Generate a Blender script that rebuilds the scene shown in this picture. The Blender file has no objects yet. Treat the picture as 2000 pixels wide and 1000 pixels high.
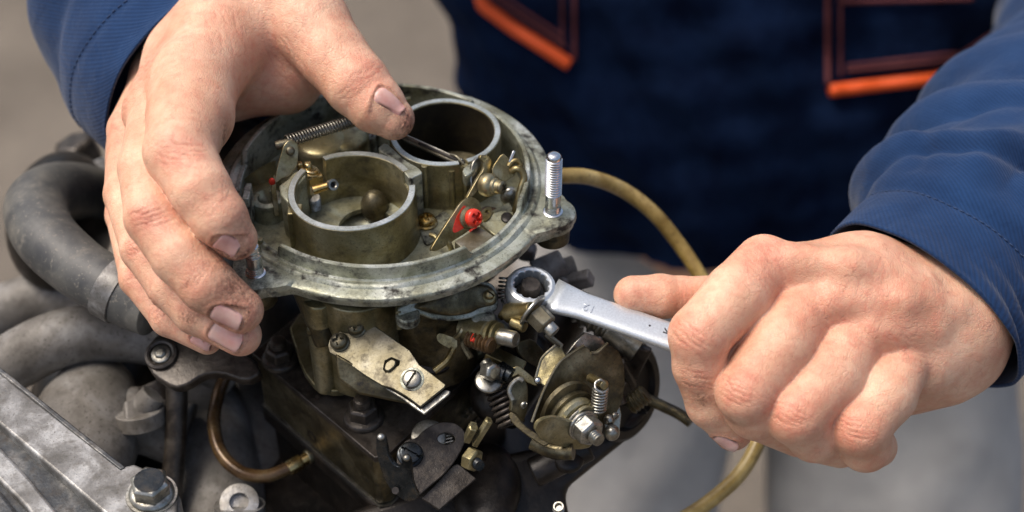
import bpy, bmesh, math, random
import numpy as np
from mathutils import Vector, Matrix
random.seed(4); np.random.seed(4)
scene = bpy.context.scene
COL = scene.collection
S = 0.01                                   # everything below is written in centimetres

# ------------------------------------------------------------------ camera, sky, sun, exposure
PITCH = math.radians(41.61)
CP = Vector((4.67, -43.57, 35.15)); FL = 3000.0
FW = Vector((0, math.cos(PITCH), -math.sin(PITCH))); RX = Vector((1, 0, 0)); UP = Vector((0, math.sin(PITCH), math.cos(PITCH)))
cam_d = bpy.data.cameras.new('camera'); cam = bpy.data.objects.new('camera', cam_d); COL.objects.link(cam)
cam.location = CP * S; cam.rotation_euler = (math.pi / 2 - PITCH, 0, 0)
cam_d.sensor_width = 36; cam_d.lens = 36 * FL / 2000; cam_d.clip_start = 0.01; cam_d.clip_end = 100
cam_d.dof.use_dof = True; cam_d.dof.focus_distance = 53.0 * S; cam_d.dof.aperture_fstop = 6.0; cam_d.dof.aperture_blades = 8
scene.camera = cam
SUN_EL, SUN_AZ = math.radians(64), math.radians(-82)      # azimuth measured from +Y towards +X
world = bpy.data.worlds.new('World'); scene.world = world; world.use_nodes = True
wn = world.node_tree.nodes; wl = world.node_tree.links
sky = wn.new('ShaderNodeTexSky'); sky.sky_type = 'NISHITA'; sky.sun_disc = False
sky.sun_elevation = SUN_EL; sky.sun_rotation = SUN_AZ; sky.air_density = 1.0; sky.dust_density = 6.0; sky.ozone_density = 0.6
bg = wn['Background']; bg.inputs['Strength'].default_value = 0.135
wl.new(sky.outputs[0], bg.inputs['Color'])
sun_d = bpy.data.lights.new('sun', 'SUN'); sun_d.energy = 1.5; sun_d.angle = math.radians(24); sun_d.color = (1, .95, .88)
sun = bpy.data.objects.new('sun', sun_d); COL.objects.link(sun)
sdir = Vector((math.sin(SUN_AZ) * math.cos(SUN_EL), math.cos(SUN_AZ) * math.cos(SUN_EL), math.sin(SUN_EL)))
sun.rotation_euler = sdir.to_track_quat('Z', 'Y').to_euler(); sun.location = sdir * 3
scene.view_settings.view_transform = 'Standard'; scene.view_settings.look = 'None'
scene.view_settings.exposure = 0.45; scene.view_settings.gamma = 1

# ------------------------------------------------------------------ placing helpers
def ray(px, py): return FW * FL + RX * (px - 1000) - UP * (py - 500)
def G(px, py, z):                          # the point of height z seen at a photo pixel
    d = ray(px, py); return CP + d * ((z - CP.z) / d.z)
def D(px, py, dep): return CP + ray(px, py) * (dep / FL)
def PL(px, py, o, n):                      # the point of plane (o, n) seen at a photo pixel
    d = ray(px, py); return CP + d * ((o - CP).dot(n) / d.dot(n))
def depth(p): return (p - CP).dot(FW)
def CR(p, x0, y0, s): return [(x0 + a / s, y0 + b / s) for a, b in p]     # crop pixels to photo pixels
def camv(x, y, z): return (RX * x + UP * y + FW * z)
def frame(ax):
    ax = ax.normalized(); h = Vector((0, 0, 1)) if abs(ax.z) < .9 else Vector((1, 0, 0))
    u = h.cross(ax).normalized(); return u, ax.cross(u).normalized(), ax

# ------------------------------------------------------------------ mesh builder
def catmull(pts, m=8, closed=False):
    P = [Vector(p) for p in pts]; n = len(P); out = []
    segs = n if closed else n - 1
    for i in range(segs):
        if closed: a, b, c, d = P[(i - 1) % n], P[i], P[(i + 1) % n], P[(i + 2) % n]
        else: a, b, c, d = P[max(i - 1, 0)], P[i], P[i + 1], P[min(i + 2, n - 1)]
        for k in range(m):
            t = k / m
            out.append(.5 * ((2 * b) + (c - a) * t + (2 * a - 5 * b + 4 * c - d) * t * t + (3 * b - a - 3 * c + d) * t ** 3))
    if not closed: out.append(P[-1])
    return out
def chaikin(p, k=2):
    for _ in range(k):
        q = []
        for i in range(len(p)):
            a, b = p[i], p[(i + 1) % len(p)]
            q += [tuple(.8 * a[j] + .2 * b[j] for j in range(len(a))), tuple(.2 * a[j] + .8 * b[j] for j in range(len(a)))]
        p = q
    return p
class MB:
    def __init__(s): s.bm = bmesh.new(); s.uvs = None
    def loft(s, rings, caps=True, closed=True, loop=False):
        bm = s.bm; R = [[bm.verts.new(p) for p in r] for r in rings]; n = len(R[0])
        m = len(R) if loop else len(R) - 1
        for i in range(m):
            A, B = R[i], R[(i + 1) % len(R)]
            for j in range(n if closed else n - 1):
                k = (j + 1) % n
                try: bm.faces.new((A[j], A[k], B[k], B[j]))
                except ValueError: pass
        if caps and closed and not loop:
            bm.faces.new(list(reversed(R[0]))); bm.faces.new(R[-1])
        return s
    def lathe(s, prof, o=(0, 0, 0), ax=(0, 0, 1), n=40, loop=False):
        u, v, a = frame(Vector(ax)); o = Vector(o)
        rings = [[o + a * h + (u * math.cos(t) + v * math.sin(t)) * max(r, 1e-4) for t in [2 * math.pi * k / n for k in range(n)]] for r, h in prof]
        return s.loft(rings, caps=not loop, loop=loop)
    def cyl(s, a, b, r, r2=None, n=24):
        a, b = Vector(a), Vector(b); L = (b - a).length
        return s.lathe([(r, 0), (r if r2 is None else r2, L)], a, b - a, n)
    def rcyl(s, a, b, r, e=.05, n=28):                # cylinder with rounded ends
        a, b = Vector(a), Vector(b); L = (b - a).length
        return s.lathe([(r - e, 0), (r - .3 * e, .3 * e), (r, e), (r, L - e), (r - .3 * e, L - .3 * e), (r - e, L)], a, b - a, n)
    def tube(s, pts, r, n=12, m=8, closed=False, rr=None):
        P = catmull(pts, m, closed) if m > 1 else [Vector(p) for p in pts]; rings = []; N = len(P)
        t0 = (P[1] - P[0]).normalized(); u = frame(t0)[0]
        for i, p in enumerate(P):
            if closed: t = (P[(i + 1) % N] - P[i - 1]).normalized()
            else: t = (P[min(i + 1, N - 1)] - P[max(i - 1, 0)]).normalized()
            u = (u - t * u.dot(t)).normalized(); v = t.cross(u)
            R = r
            if callable(rr): R = rr(i / max(1, N - 1))
            elif rr is not None:
                f = i / max(1, N - 1) * (len(rr) - 1); k = min(int(f), len(rr) - 2); R = rr[k] * (1 - f + k) + rr[k + 1] * (f - k)
            rings.append([p + (u * math.cos(2 * math.pi * k / n) + v * math.sin(2 * math.pi * k / n)) * R for k in range(n)])
        return s.loft(rings, caps=not closed, loop=closed)
    def helix(s, a, b, R, turns, r, n=6, seg=16):
        a, b = Vector(a), Vector(b); u, v, ax = frame(b - a); L = (b - a).length; N = int(turns * seg)
        pts = [a + ax * L * i / N + (u * math.cos(2 * math.pi * i / seg) + v * math.sin(2 * math.pi * i / seg)) * R for i in range(N + 1)]
        return s.tube(pts, r, n, m=1)
    def prism(s, poly, n, th, holes=()):              # planar polygon pushed back along -n
        bm = s.bm; n = Vector(n).normalized(); polys = [poly] + list(holes); E = []
        b2 = bmesh.new(); V = []
        for pl in polys:
            vs = [b2.verts.new(p) for p in pl]; V.append(vs)
            for i in range(len(vs)): E.append(b2.edges.new((vs[i], vs[(i + 1) % len(vs)])))
        if holes: bmesh.ops.triangle_fill(b2, edges=E, use_beauty=True, normal=n)
        else: b2.faces.new(V[0])
        b2.verts.ensure_lookup_table(); b2.verts.index_update()
        F = [[v.index for v in f.verts] for f in b2.faces]; P = [v.co.copy() for v in b2.verts]
        loops = [[v.index for v in vs] for vs in V]; b2.free()
        T = [bm.verts.new(p) for p in P]; B = [bm.verts.new(p - n * th) for p in P]
        for f in F:
            bm.faces.new([T[i] for i in f]); bm.faces.new([B[i] for i in reversed(f)])
        for lp in loops:
            for i in range(len(lp)):
                a, b = lp[i], lp[(i + 1) % len(lp)]; bm.faces.new((T[a], T[b], B[b], B[a]))
        return s
    def box(s, c, sx, sy, sz, u=(1, 0, 0), v=(0, 1, 0)):
        c = Vector(c); u = Vector(u).normalized(); v = Vector(v); v = (v - u * v.dot(u)).normalized(); w = u.cross(v)
        q = [c + u * a * sx / 2 + v * b * sy / 2 + w * sz / 2 for a, b in ((-1, -1), (1, -1), (1, 1), (-1, 1))]
        return s.prism(q, w, sz)
    def hexa(s, o, ax, r, h, ang=0, ch=.06):          # hexagon head with chamfered top
        u, v, a = frame(Vector(ax)); o = Vector(o)
        rings = []
        for rr, hh in ((r, 0), (r, h - ch), (r - ch * 1.3, h)):
            rings.append([o + a * hh + (u * math.cos(ang + math.pi * k / 3) + v * math.sin(ang + math.pi * k / 3)) * rr for k in range(6)])
        return s.loft(rings)
    def ball(s, c, r, sc=(1, 1, 1), ax=(0, 0, 1), n=24):
        u, v, a = frame(Vector(ax)); c = Vector(c); rings = []
        for i in range(1, n // 2):
            ph = math.pi * i / (n // 2); q = math.sin(ph) * r
            rings.append([c - a * math.cos(ph) * r * sc[2] + u * math.cos(t) * q * sc[0] + v * math.sin(t) * q * sc[1] for t in [2 * math.pi * k / n for k in range(n)]])
        return s.loft(rings)
    def thread(s, a, b, r, pitch=.1, d=.035, n=28):
        a, b = Vector(a), Vector(b); L = (b - a).length; N = max(2, int(L / pitch)); p = L / N; prof = [(r - d, 0)]
        for i in range(N): prof += [(r - d, (i + .12) * p), (r, (i + .42) * p), (r, (i + .6) * p), (r - d, (i + .92) * p)]
        prof += [(r - d, L)]
        return s.lathe(prof, a, b - a, n)
    def head(s, o, ax, r, h, rec='cross', ang=.3, dome=.45, w=.17, dp=.5, n=40):    # screw head with a real recess
        u, v, a = frame(Vector(ax)); o = Vector(o); bm = s.bm
        hs = h * (1 - dome); rings = []
        def P(rr, hh, t): return o + a * hh + (u * math.cos(t) + v * math.sin(t)) * rr
        T = [2 * math.pi * k / n for k in range(n)]
        rings.append([P(r, 0, t) for t in T]); rings.append([P(r, hs, t) for t in T])
        M = 11
        for i in range(M):
            q = 1 - (i + .6) / (M + .2); ring = []
            for t in T:
                hh = hs + (h - hs) * math.sqrt(max(0, 1 - q ** 2.4))
                x, y = q * math.cos(t - ang), q * math.sin(t - ang)
                if rec == 'cross': inn = (abs(x) < w and abs(y) < .62) or (abs(y) < w and abs(x) < .62)
                elif rec == 'slot': inn = abs(y) < w * .75
                else: inn = False
                if inn: hh -= h * dp
                ring.append(P(q * r, hh, t))
            rings.append(ring)
        return s.loft(rings)
def root_loc(p):
    while p.parent: p = p.parent
    return p.location
def obj(name, mb, mat, parent=None, bevel=0, smooth=35, sub=0, solid=0, base=None, kind=None, label=None, seg=2):
    me = bpy.data.meshes.new(name); bm = mb.bm
    bmesh.ops.recalc_face_normals(bm, faces=bm.faces)
    off = root_loc(parent) if parent else (Vector(base) * S if base is not None else Vector((0, 0, 0)))
    for v in bm.verts: v.co = v.co * S - off
    bm.to_mesh(me); bm.free()
    o = bpy.data.objects.new(name, me); COL.objects.link(o)
    if parent: o.parent = parent
    else: o.location = off
    me.materials.append(mat)
    if bevel:
        b = o.modifiers.new('bevel', 'BEVEL'); b.width = bevel * S; b.segments = seg; b.limit_method = 'ANGLE'; b.angle_limit = math.radians(30)
    if sub:
        m = o.modifiers.new('sub', 'SUBSURF'); m.levels = sub; m.render_levels = sub
    if solid:
        m = o.modifiers.new('solid', 'SOLIDIFY'); m.thickness = solid * S
    if smooth:
        me.shade_smooth()
        if smooth < 180: me.set_sharp_from_angle(angle=math.radians(smooth))
    if kind: o['kind'] = kind
    if label: o['label'] = label
    return o
def thing(name, label, cat, loc, group=None):
    o = bpy.data.objects.new(name, None); COL.objects.link(o); o.location = Vector(loc) * S
    o.empty_display_size = .01; o['label'] = label; o['category'] = cat
    if group: o['group'] = group
    return o
def tag(o, label, cat, group=None):
    o['label'] = label; o['category'] = cat
    if group: o['group'] = group
    return o

# ------------------------------------------------------------------ materials
def srgb(c): return tuple(((x / 255) / 12.92 if x <= 10 else (((x / 255) + .055) / 1.055) ** 2.4) for x in c)
class NT:
    def __init__(s, name):
        s.m = bpy.data.materials.new(name); s.m.use_nodes = True; s.t = s.m.node_tree; s.n = s.t.nodes
        s.b = s.n['Principled BSDF']; s.co = s.new('ShaderNodeTexCoord').outputs['Object']
    def new(s, k, **kw):
        q = s.n.new(k)
        for a, b in kw.items(): setattr(q, a, b)
        return q
    def link(s, a, b): s.t.links.new(a, b)
    def noise(s, scale, det=4, rough=.55, dist=0, co=None, w=0):
        q = s.new('ShaderNodeTexNoise'); q.noise_dimensions = '4D'; q.inputs['W'].default_value = w
        q.inputs['Scale'].default_value = scale * 100; q.inputs['Detail'].default_value = det; q.inputs['Roughness'].default_value = rough; q.inputs['Distortion'].default_value = dist
        s.link(co or s.co, q.inputs['Vector']); return q.outputs['Fac']
    def ramp(s, fac, stops):
        q = s.new('ShaderNodeValToRGB'); e = q.color_ramp.elements
        while len(e) < len(stops): e.new(.5)
        for i, (p, c) in enumerate(stops):
            e[i].position = p; e[i].color = (*c, 1) if isinstance(c, tuple) else (c, c, c, 1)
        s.link(fac, q.inputs[0]); return q.outputs[0]
    def mix(s, fac, a, b, mode='MIX'):
        q = s.new('ShaderNodeMix', data_type='RGBA', blend_type=mode)
        for inp, v in ((q.inputs[0], fac), (q.inputs[6], a), (q.inputs[7], b)):
            if isinstance(v, (int, float)): inp.default_value = v
            elif isinstance(v, tuple): inp.default_value = (*v, 1)
            else: s.link(v, inp)
        return q.outputs[2]
    def math(s, op, a, b=0.0, clamp=False):
        q = s.new('ShaderNodeMath', operation=op, use_clamp=clamp)
        for i, v in enumerate((a, b)):
            if isinstance(v, (int, float)): q.inputs[i].default_value = v
            else: s.link(v, q.inputs[i])
        return q.outputs[0]
    def bump(s, h, strength, dist=.02, prev=None):
        q = s.new('ShaderNodeBump'); q.inputs['Strength'].default_value = strength; q.inputs['Distance'].default_value = dist * S
        s.link(h, q.inputs['Height'])
        if prev: s.link(prev, q.inputs['Normal'])
        return q.outputs[0]
    def out(s, **kw):
        for k, v in kw.items():
            i = s.b.inputs[k.replace('_', ' ')]
            if isinstance(v, (int, float)): i.default_value = v
            elif isinstance(v, tuple): i.default_value = (*v, 1) if len(v) == 3 and i.type == 'RGBA' else v
            else: s.link(v, i)
        return s.m
def metal(name, c1, c2, c3=None, dirt=(.02, .017, .012), damt=.45, rough=(.3, .55), met=.85, sc=.8, grain=6, bump=.25, spot=True, seed=0, soft=.22):
    t = NT(name)
    n1 = t.noise(sc, 5, .6, .6, w=seed); n2 = t.noise(sc * 3.1, 6, .65, w=seed + 3); n3 = t.noise(grain * 1.8, 4, .7, w=seed + 5)
    st = [(.36, c1), (.50, c2)] + ([(.64, c3)] if c3 else [])
    col = t.ramp(n1, st)
    lo_ = .69 - damt * .5; df = t.ramp(n2, [(lo_, 0.0), (lo_ + soft, 1.0)])
    if spot:
        sp = t.ramp(n3, [(.575, 0.0), (.635, 1.0)])
        df = t.math('MAXIMUM', df, t.math('MULTIPLY', sp, .75))
    col = t.mix(df, col, dirt)
    fine = t.noise(grain, 3, .6, w=seed + 9)
    col = t.mix(.35, col, t.ramp(fine, [(.3, .35), (.7, 1.0)]), 'MULTIPLY')
    r = t.math('ADD', t.math('MULTIPLY', t.math('ADD', t.math('MULTIPLY', df, .5), t.math('MULTIPLY', n2, .5)), rough[1] - rough[0]), rough[0])
    b = t.bump(t.noise(grain * 2, 3, .6, w=seed), bump, .02); b = t.bump(n2, bump * .8, .06, b)
    m = t.math('SUBTRACT', met, t.math('MULTIPLY', df, met * .7))
    return t.out(Base_Color=col, Roughness=r, Metallic=m, Normal=b)
M = {}
M['zinc'] = metal('weathered_zinc_casting', (.22, .215, .14), (.39, .405, .32), (.60, .62, .55), damt=.40, rough=(.36, .66), met=.65, soft=.14, sc=.55, grain=9, bump=.5)
M['rim'] = metal('machined_zinc_rim', (.36, .38, .34), (.50, .54, .50), (.62, .66, .64), dirt=(.14, .13, .09), damt=.26, rough=(.3, .5), met=.7, sc=1.2, grain=9, bump=.3, seed=31)
M['floor'] = metal('stained_zinc_casting', (.24, .22, .12), (.36, .35, .23), (.44, .47, .38), damt=.36, rough=(.35, .6), met=.45, sc=.7, grain=10, bump=.35, seed=2)
M['olive'] = metal('olive_chromate_casting', (.15, .125, .055), (.29, .25, .13), (.42, .39, .26), dirt=(.03, .024, .012), damt=.33, rough=(.26, .5), met=.7, sc=.6, grain=9, bump=.25, seed=4)
M['darkolive'] = metal('oily_olive_casting', (.045, .036, .018), (.13, .108, .058), (.24, .21, .13), dirt=(.012, .010, .007), damt=.42, rough=(.25, .6), met=.8, sc=.9, grain=8, bump=.4, seed=5)
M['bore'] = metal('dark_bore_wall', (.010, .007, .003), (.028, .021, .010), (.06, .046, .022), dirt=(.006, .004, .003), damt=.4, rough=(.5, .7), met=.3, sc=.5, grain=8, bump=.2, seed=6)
M['plate'] = metal('yellow_passivated_steel', (.14, .12, .07), (.22, .20, .14), (.31, .295, .24), dirt=(.09, .07, .04), soft=.2, damt=.34, rough=(.36, .6), met=.85, sc=.7, grain=9, bump=.15, seed=7)
M['brass'] = metal('worn_brass', (.42, .26, .07), (.62, .44, .18), (.70, .56, .30), dirt=(.08, .05, .02), damt=.28, rough=(.2, .4), met=1, sc=1.2, grain=10, bump=.12, seed=8)
M['gold'] = metal('yellow_zinc_lever', (.20, .15, .06), (.34, .28, .14), (.43, .38, .24), dirt=(.04, .03, .015), damt=.36, rough=(.3, .52), met=.95, sc=1.0, grain=9, bump=.15, seed=9)
M['steel'] = metal('bright_zinc_steel', (.55, .57, .58), (.72, .74, .75), None, dirt=(.12, .11, .09), damt=.16, rough=(.16, .3), met=1, sc=1.2, grain=10, bump=.08, seed=10)
M['dullsteel'] = metal('dull_steel', (.22, .21, .18), (.38, .37, .32), (.5, .5, .46), dirt=(.04, .03, .02), damt=.35, rough=(.25, .5), met=.95, sc=1.2, grain=9, bump=.2, seed=11)
M['wrench'] = metal('satin_chrome', (.56, .60, .62), (.68, .72, .74), None, dirt=(.36, .35, .33), damt=.16, rough=(.30, .38), met=.6, sc=.3, grain=14, bump=.05, spot=False, seed=12)
M['black'] = metal('oily_black_metal', (.02, .016, .013), (.045, .037, .030), (.09, .078, .065), dirt=(.075, .058, .042), damt=.36, rough=(.25, .55), met=.4, sc=1.1, grain=7, bump=.55, seed=13)
M['blackest'] = metal('soot_dark_casting', (.003, .0025, .002), (.012, .009, .007), (.032, .024, .018), dirt=(.018, .013, .009), damt=.34, rough=(.35, .65), met=.3, sc=.7, grain=4, bump=.6, seed=14)
M['alu'] = metal('dirty_aluminium', (.18, .165, .14), (.29, .275, .25), (.40, .40, .40), dirt=(.07, .055, .04), soft=.3, damt=.36, rough=(.32, .65), met=.55, sc=.7, grain=6, bump=.5, seed=15)
M['aluclean'] = metal('scuffed_aluminium', (.12, .115, .105), (.22, .215, .205), (.42, .42, .41), dirt=(.06, .05, .038), damt=.34, soft=.26, rough=(.35, .6), met=.5, sc=.8, grain=7, bump=.35, seed=16)
M['cover'] = metal('grimy_cover_metal', (.035, .038, .042), (.075, .08, .083), (.19, .185, .175), dirt=(.035, .027, .02), damt=.42, rough=(.3, .6), met=.5, sc=.8, grain=6, bump=.5, seed=17)
M['manifold'] = metal('beige_cast_manifold', (.11, .098, .082), (.18, .165, .145), (.26, .25, .235), dirt=(.05, .04, .03), damt=.34, rough=(.5, .8), met=.1, soft=.3, sc=.5, grain=4, bump=.5, seed=18)
M['rubber'] = metal('dusty_rubber', (.045, .047, .049), (.085, .085, .08), (.13, .125, .11), dirt=(.22, .20, .165), soft=.2, damt=.24, rough=(.45, .7), met=0, sc=.5, grain=3, bump=.3, seed=19)
M['redpaint'] = metal('red_marking_paint', (.62, .025, .012), (.75, .05, .025), None, dirt=(.3, .02, .01), damt=.15, rough=(.2, .35), met=0, sc=2, grain=8, bump=.15, spot=False, seed=20)
M['copper'] = metal('brown_lacquered_tube', (.05, .028, .012), (.11, .06, .024), (.17, .11, .05), dirt=(.03, .018, .008), damt=.25, rough=(.22, .38), met=.3, sc=.8, grain=6, bump=.1, seed=21)
M['hose'] = metal('yellowed_fuel_hose', (.26, .17, .045), (.42, .30, .10), (.50, .38, .16), dirt=(.12, .07, .02), damt=.30, rough=(.3, .5), met=0, sc=.5, grain=4, bump=.25, seed=22)
M['gasket'] = metal('brown_gasket', (.07, .045, .02), (.16, .10, .045), None, dirt=(.04, .03, .015), damt=.3, rough=(.5, .8), met=0, sc=1.5, grain=6, seed=23)
M['bluesteel'] = metal('blued_steel', (.012, .015, .018), (.035, .042, .048), (.09, .08, .065), damt=.35, rough=(.2, .4), met=.8, sc=1.0, grain=7, bump=.2, seed=24)

def skin_mat():
    t = NT('skin')
    at = t.new('ShaderNodeAttribute', attribute_name='red').outputs['Fac']; gr = t.new('ShaderNodeAttribute', attribute_name='grime').outputs['Fac']
    n1 = t.noise(.55, 4, .55); n2 = t.noise(2.6, 5, .6); n3 = t.noise(9, 4, .65)
    col = t.ramp(n1, [(.32, (.62, .33, .205)), (.66, (.80, .51, .345))])
    rf = t.math('MULTIPLY', t.math('ADD', at, t.math('MULTIPLY', t.ramp(n2, [(.42, 0.0), (.66, 1.0)]), .42)), .8, True)
    col = t.mix(rf, col, (.60, .175, .11))
    gf = t.math('MULTIPLY', t.math('MULTIPLY', gr, 1.5), t.ramp(t.math('ADD', t.math('MULTIPLY', n3, .6), t.math('MULTIPLY', n2, .4)), [(.38, 0.0), (.62, 1.0)]), True)
    col = t.mix(gf, col, (.10, .045, .022))
    spk = t.ramp(t.noise(4.5, 2, .5, w=7), [(.73, 0.0), (.78, .5)])
    col = t.mix(spk, col, (.22, .10, .06))
    v = t.new('ShaderNodeTexVoronoi', feature='DISTANCE_TO_EDGE'); v.inputs['Scale'].default_value = 1100
    mp = t.new('ShaderNodeMapping'); mp.inputs['Scale'].default_value = (1, .6, 1); t.link(t.co, mp.inputs[0]); t.link(mp.outputs[0], v.inputs['Vector'])
    h = t.ramp(v.outputs['Distance'], [(0, 0.0), (.16, 1.0)])
    b = t.bump(h, .35, .025); b = t.bump(n3, .32, .04, b); b = t.bump(n2, .4, .10, b)
    v2 = t.new('ShaderNodeTexVoronoi', feature='DISTANCE_TO_EDGE'); v2.inputs['Scale'].default_value = 330
    m2 = t.new('ShaderNodeMapping'); m2.inputs['Scale'].default_value = (.55, 1.0, .8); m2.inputs['Rotation'].default_value = (.3, .5, .7)
    dn = t.new('ShaderNodeTexNoise'); dn.inputs['Scale'].default_value = 220; t.link(t.co, dn.inputs['Vector'])
    va = t.new('ShaderNodeVectorMath', operation='MULTIPLY_ADD'); va.inputs[1].default_value = (.0028,) * 3; t.link(dn.outputs['Color'], va.inputs[0]); t.link(t.co, va.inputs[2]); t.link(va.outputs[0], m2.inputs[0]); t.link(m2.outputs[0], v2.inputs['Vector'])
    ln = t.ramp(v2.outputs['Distance'], [(0, 1.0), (.07, 0.0)]); ln = t.math('MULTIPLY', ln, t.ramp(t.noise(1.1, 3, .5, w=3), [(.42, 0.0), (.62, 1.0)]))
    col = t.mix(t.math('MULTIPLY', ln, .17), col, (.36, .13, .075)); b = t.bump(t.math('SUBTRACT', 1.0, ln),   .28, .03, b)
    t.b.inputs['Subsurface Radius'].default_value = (1.0, .30, .16); t.b.inputs['Subsurface Scale'].default_value = .35 * S
    return t.out(Base_Color=col, Roughness=t.math('ADD', t.math('MULTIPLY', n2, .22), .36), Subsurface_Weight=.22, Normal=b, Specular_IOR_Level=.5)
M['skin'] = skin_mat()
def nail_mat():
    t = NT('fingernail'); n = t.noise(1.6, 4, .6)
    col = t.ramp(n, [(.35, (.70, .31, .26)), (.7, (.84, .50, .42))])
    gr = t.new('ShaderNodeAttribute', attribute_name='grime').outputs['Fac']
    col = t.mix(gr, col, (.10, .05, .03))
    return t.out(Base_Color=col, Roughness=.32, Subsurface_Weight=.2, Normal=t.bump(t.noise(6, 2), .15, .02), Specular_IOR_Level=.5)
M['nail'] = nail_mat()
def fabric(name, c1, c2, tw=.6, per=.085, sheen=.15):
    t = NT(name); uv = t.new('ShaderNodeUVMap').outputs[0]
    w = t.new('ShaderNodeTexWave', wave_type='BANDS', bands_direction='DIAGONAL', wave_profile='SIN'); t.link(uv, w.inputs['Vector'])
    w.inputs['Scale'].default_value = .5 * 1.41 / per / 3.14159; w.inputs['Distortion'].default_value = .6; w.inputs['Detail'].default_value = 2; w.inputs['Detail Scale'].default_value = 1.5
    n1 = t.noise(.35, 4, .6); n2 = t.noise(14, 3, .6)
    col = t.ramp(n1, [(.3, c1), (.7, c2)])
    col = t.mix(.5 * tw, col, t.ramp(w.outputs['Fac'], [(0, .35), (.8, 1.0)]), 'MULTIPLY')
    lint = t.ramp(t.noise(6, 2, .5, w=4), [(.74, 0.0), (.8, .35)]); col = t.mix(lint, col, (.2, .25, .32))
    b = t.bump(w.outputs['Fac'], .5 * tw, .03); b = t.bump(n2, .35, .02, b); b = t.bump(t.noise(.9, 5, .6, .5), .5, .25, b)
    return t.out(Base_Color=col, Roughness=.9, Normal=b, Sheen_Weight=sheen, Specular_IOR_Level=.15 if sheen else .02)
M['blue'] = fabric('blue_twill', (.007, .026, .080), (.013, .044, .125), tw=.7, per=.075)
M['shaded_navy'] = fabric('shaded_navy_cloth', (.0028, .0055, .018), (.0075, .0175, .05), tw=.3, sheen=0)  # jacket body: the torso's shade is put into this darker cloth colour
M['grey'] = fabric('grey_trouser_cloth', (.29, .28, .262), (.40, .385, .36), tw=.2)
M['thread'] = NT('blue_thread').out(Base_Color=(.02, .045, .11), Roughness=.8)
M['orange'] = NT('orange_piping').out(Base_Color=(.80, .10, .012), Roughness=.6)
M['redstitch'] = NT('dull_red_stitching').out(Base_Color=(.10, .02, .022), Roughness=.8)
def ground_mat():
    t = NT('trodden_earth'); n = t.noise(.05, 6, .6); n2 = t.noise(.6, 6, .7)
    col = t.ramp(n, [(.3, (.12, .10, .078)), (.7, (.21, .178, .14))]); col = t.mix(.5, col, t.ramp(n2, [(.3, .45), (.7, 1.0)]), 'MULTIPLY')
    return t.out(Base_Color=col, Roughness=.95, Normal=t.bump(n2, .6, .8))
M['ground'] = ground_mat()
def mark_mat():
    return NT('dark_etched_mark').out(Base_Color=(.03, .03, .035), Roughness=.6)
M['mark'] = mark_mat()

# ------------------------------------------------------------------ the carburettor
carb = thing('carburetor', 'twin barrel olive and zinc carburetor with its air horn open, held in the middle', 'carburetor', (0, 0, -6))
def ang(px, py, z=.68):
    q = G(px, py, z); return math.atan2(q.y, q.x)
TAU = 2 * math.pi
def between(a, a0, a1): return (a - a0) % TAU <= (a1 - a0) % TAU
def arcd(a, b): return abs((a - b + math.pi) % TAU - math.pi)
studR = G(1080, 405, .3); studL = G(498, 524, .3)
lobes = [(math.hypot(q.x, q.y), math.atan2(q.y, q.x)) for q in (studR, studL)]
lobes = lobes
def r_flange(a):
    r = 6.2
    for R, f in lobes:
        d = arcd(a, f); rl = .84
        s = R * math.sin(d)
        if d < .5:
            if abs(s) < rl: lob = R * math.cos(d) + math.sqrt(rl * rl - s * s)
            else: lob = 0
            w = max(0, 1 - max(0, d - .118) / .13); w = w * w * (3 - 2 * w)      # concave shoulder of the ear
            if d < .118: r = max(r, lob)
            else: r = max(r, 6.2 + (R * math.cos(.118) + math.sqrt(max(0, rl * rl - (R * math.sin(.118)) ** 2)) - 6.2) * w ** 1.3)
    return r
gapR = (ang(916, 490), ang(1024, 388)); gapL = (ang(482, 293), ang(545, 478)); notch = (ang(958, 214), ang(922, 195))
def h_wall(a):
    def sm(x): x = max(0, min(1, x)); return x * x * (3 - 2 * x)
    h = .68
    for (a0, a1), lo, s in ((gapR, .26, .05), (gapL, .12, .035), (notch, .42, .012)):
        if between(a, a0, a1):
            e = min((a - a0) % TAU, (a1 - a) % TAU); h = .68 + (lo - .68) * sm(e / s)
    return h
mb = MB(); N = 420; rings = []
for i in range(N):
    a = TAU * i / N; c, s = math.cos(a), math.sin(a); h = h_wall(a); ro = r_flange(a); j = .02 * math.sin(a * 9) + .012 * math.sin(a * 23 + 1)
    prof = [(5.16, -1.15), (5.16, h - .03), (5.19, h), (5.30, h), (5.33, h - .03), (5.36, min(h - .05, .16)), (5.42, .10), (5.50, .15 + j), (5.62, .16 + j), (5.70, .10), (5.74, .05), (5.95, .035 + j * .5),
            (max(6.10, ro - .10), .02 + j * .5), (max(6.17, ro - .03), -.01), (ro, -.07), (ro, -.14), (ro - .05, -.17), (ro - .08, -.40), (ro - .14, -.45), (5.3, -.5), (5.25, -1.2)]
    if ro > 6.25: prof[10] = (5.74, .06); prof[11] = (6.0, .09); prof[12] = (ro - .10, .10); prof[13] = (ro - .03, .07)
    rings.append([Vector((c * r, s * r, z)) for r, z in prof])
mb.loft(rings, loop=True)
flange = obj('air_horn_flange', mb, M['zinc'], carb)
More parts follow.
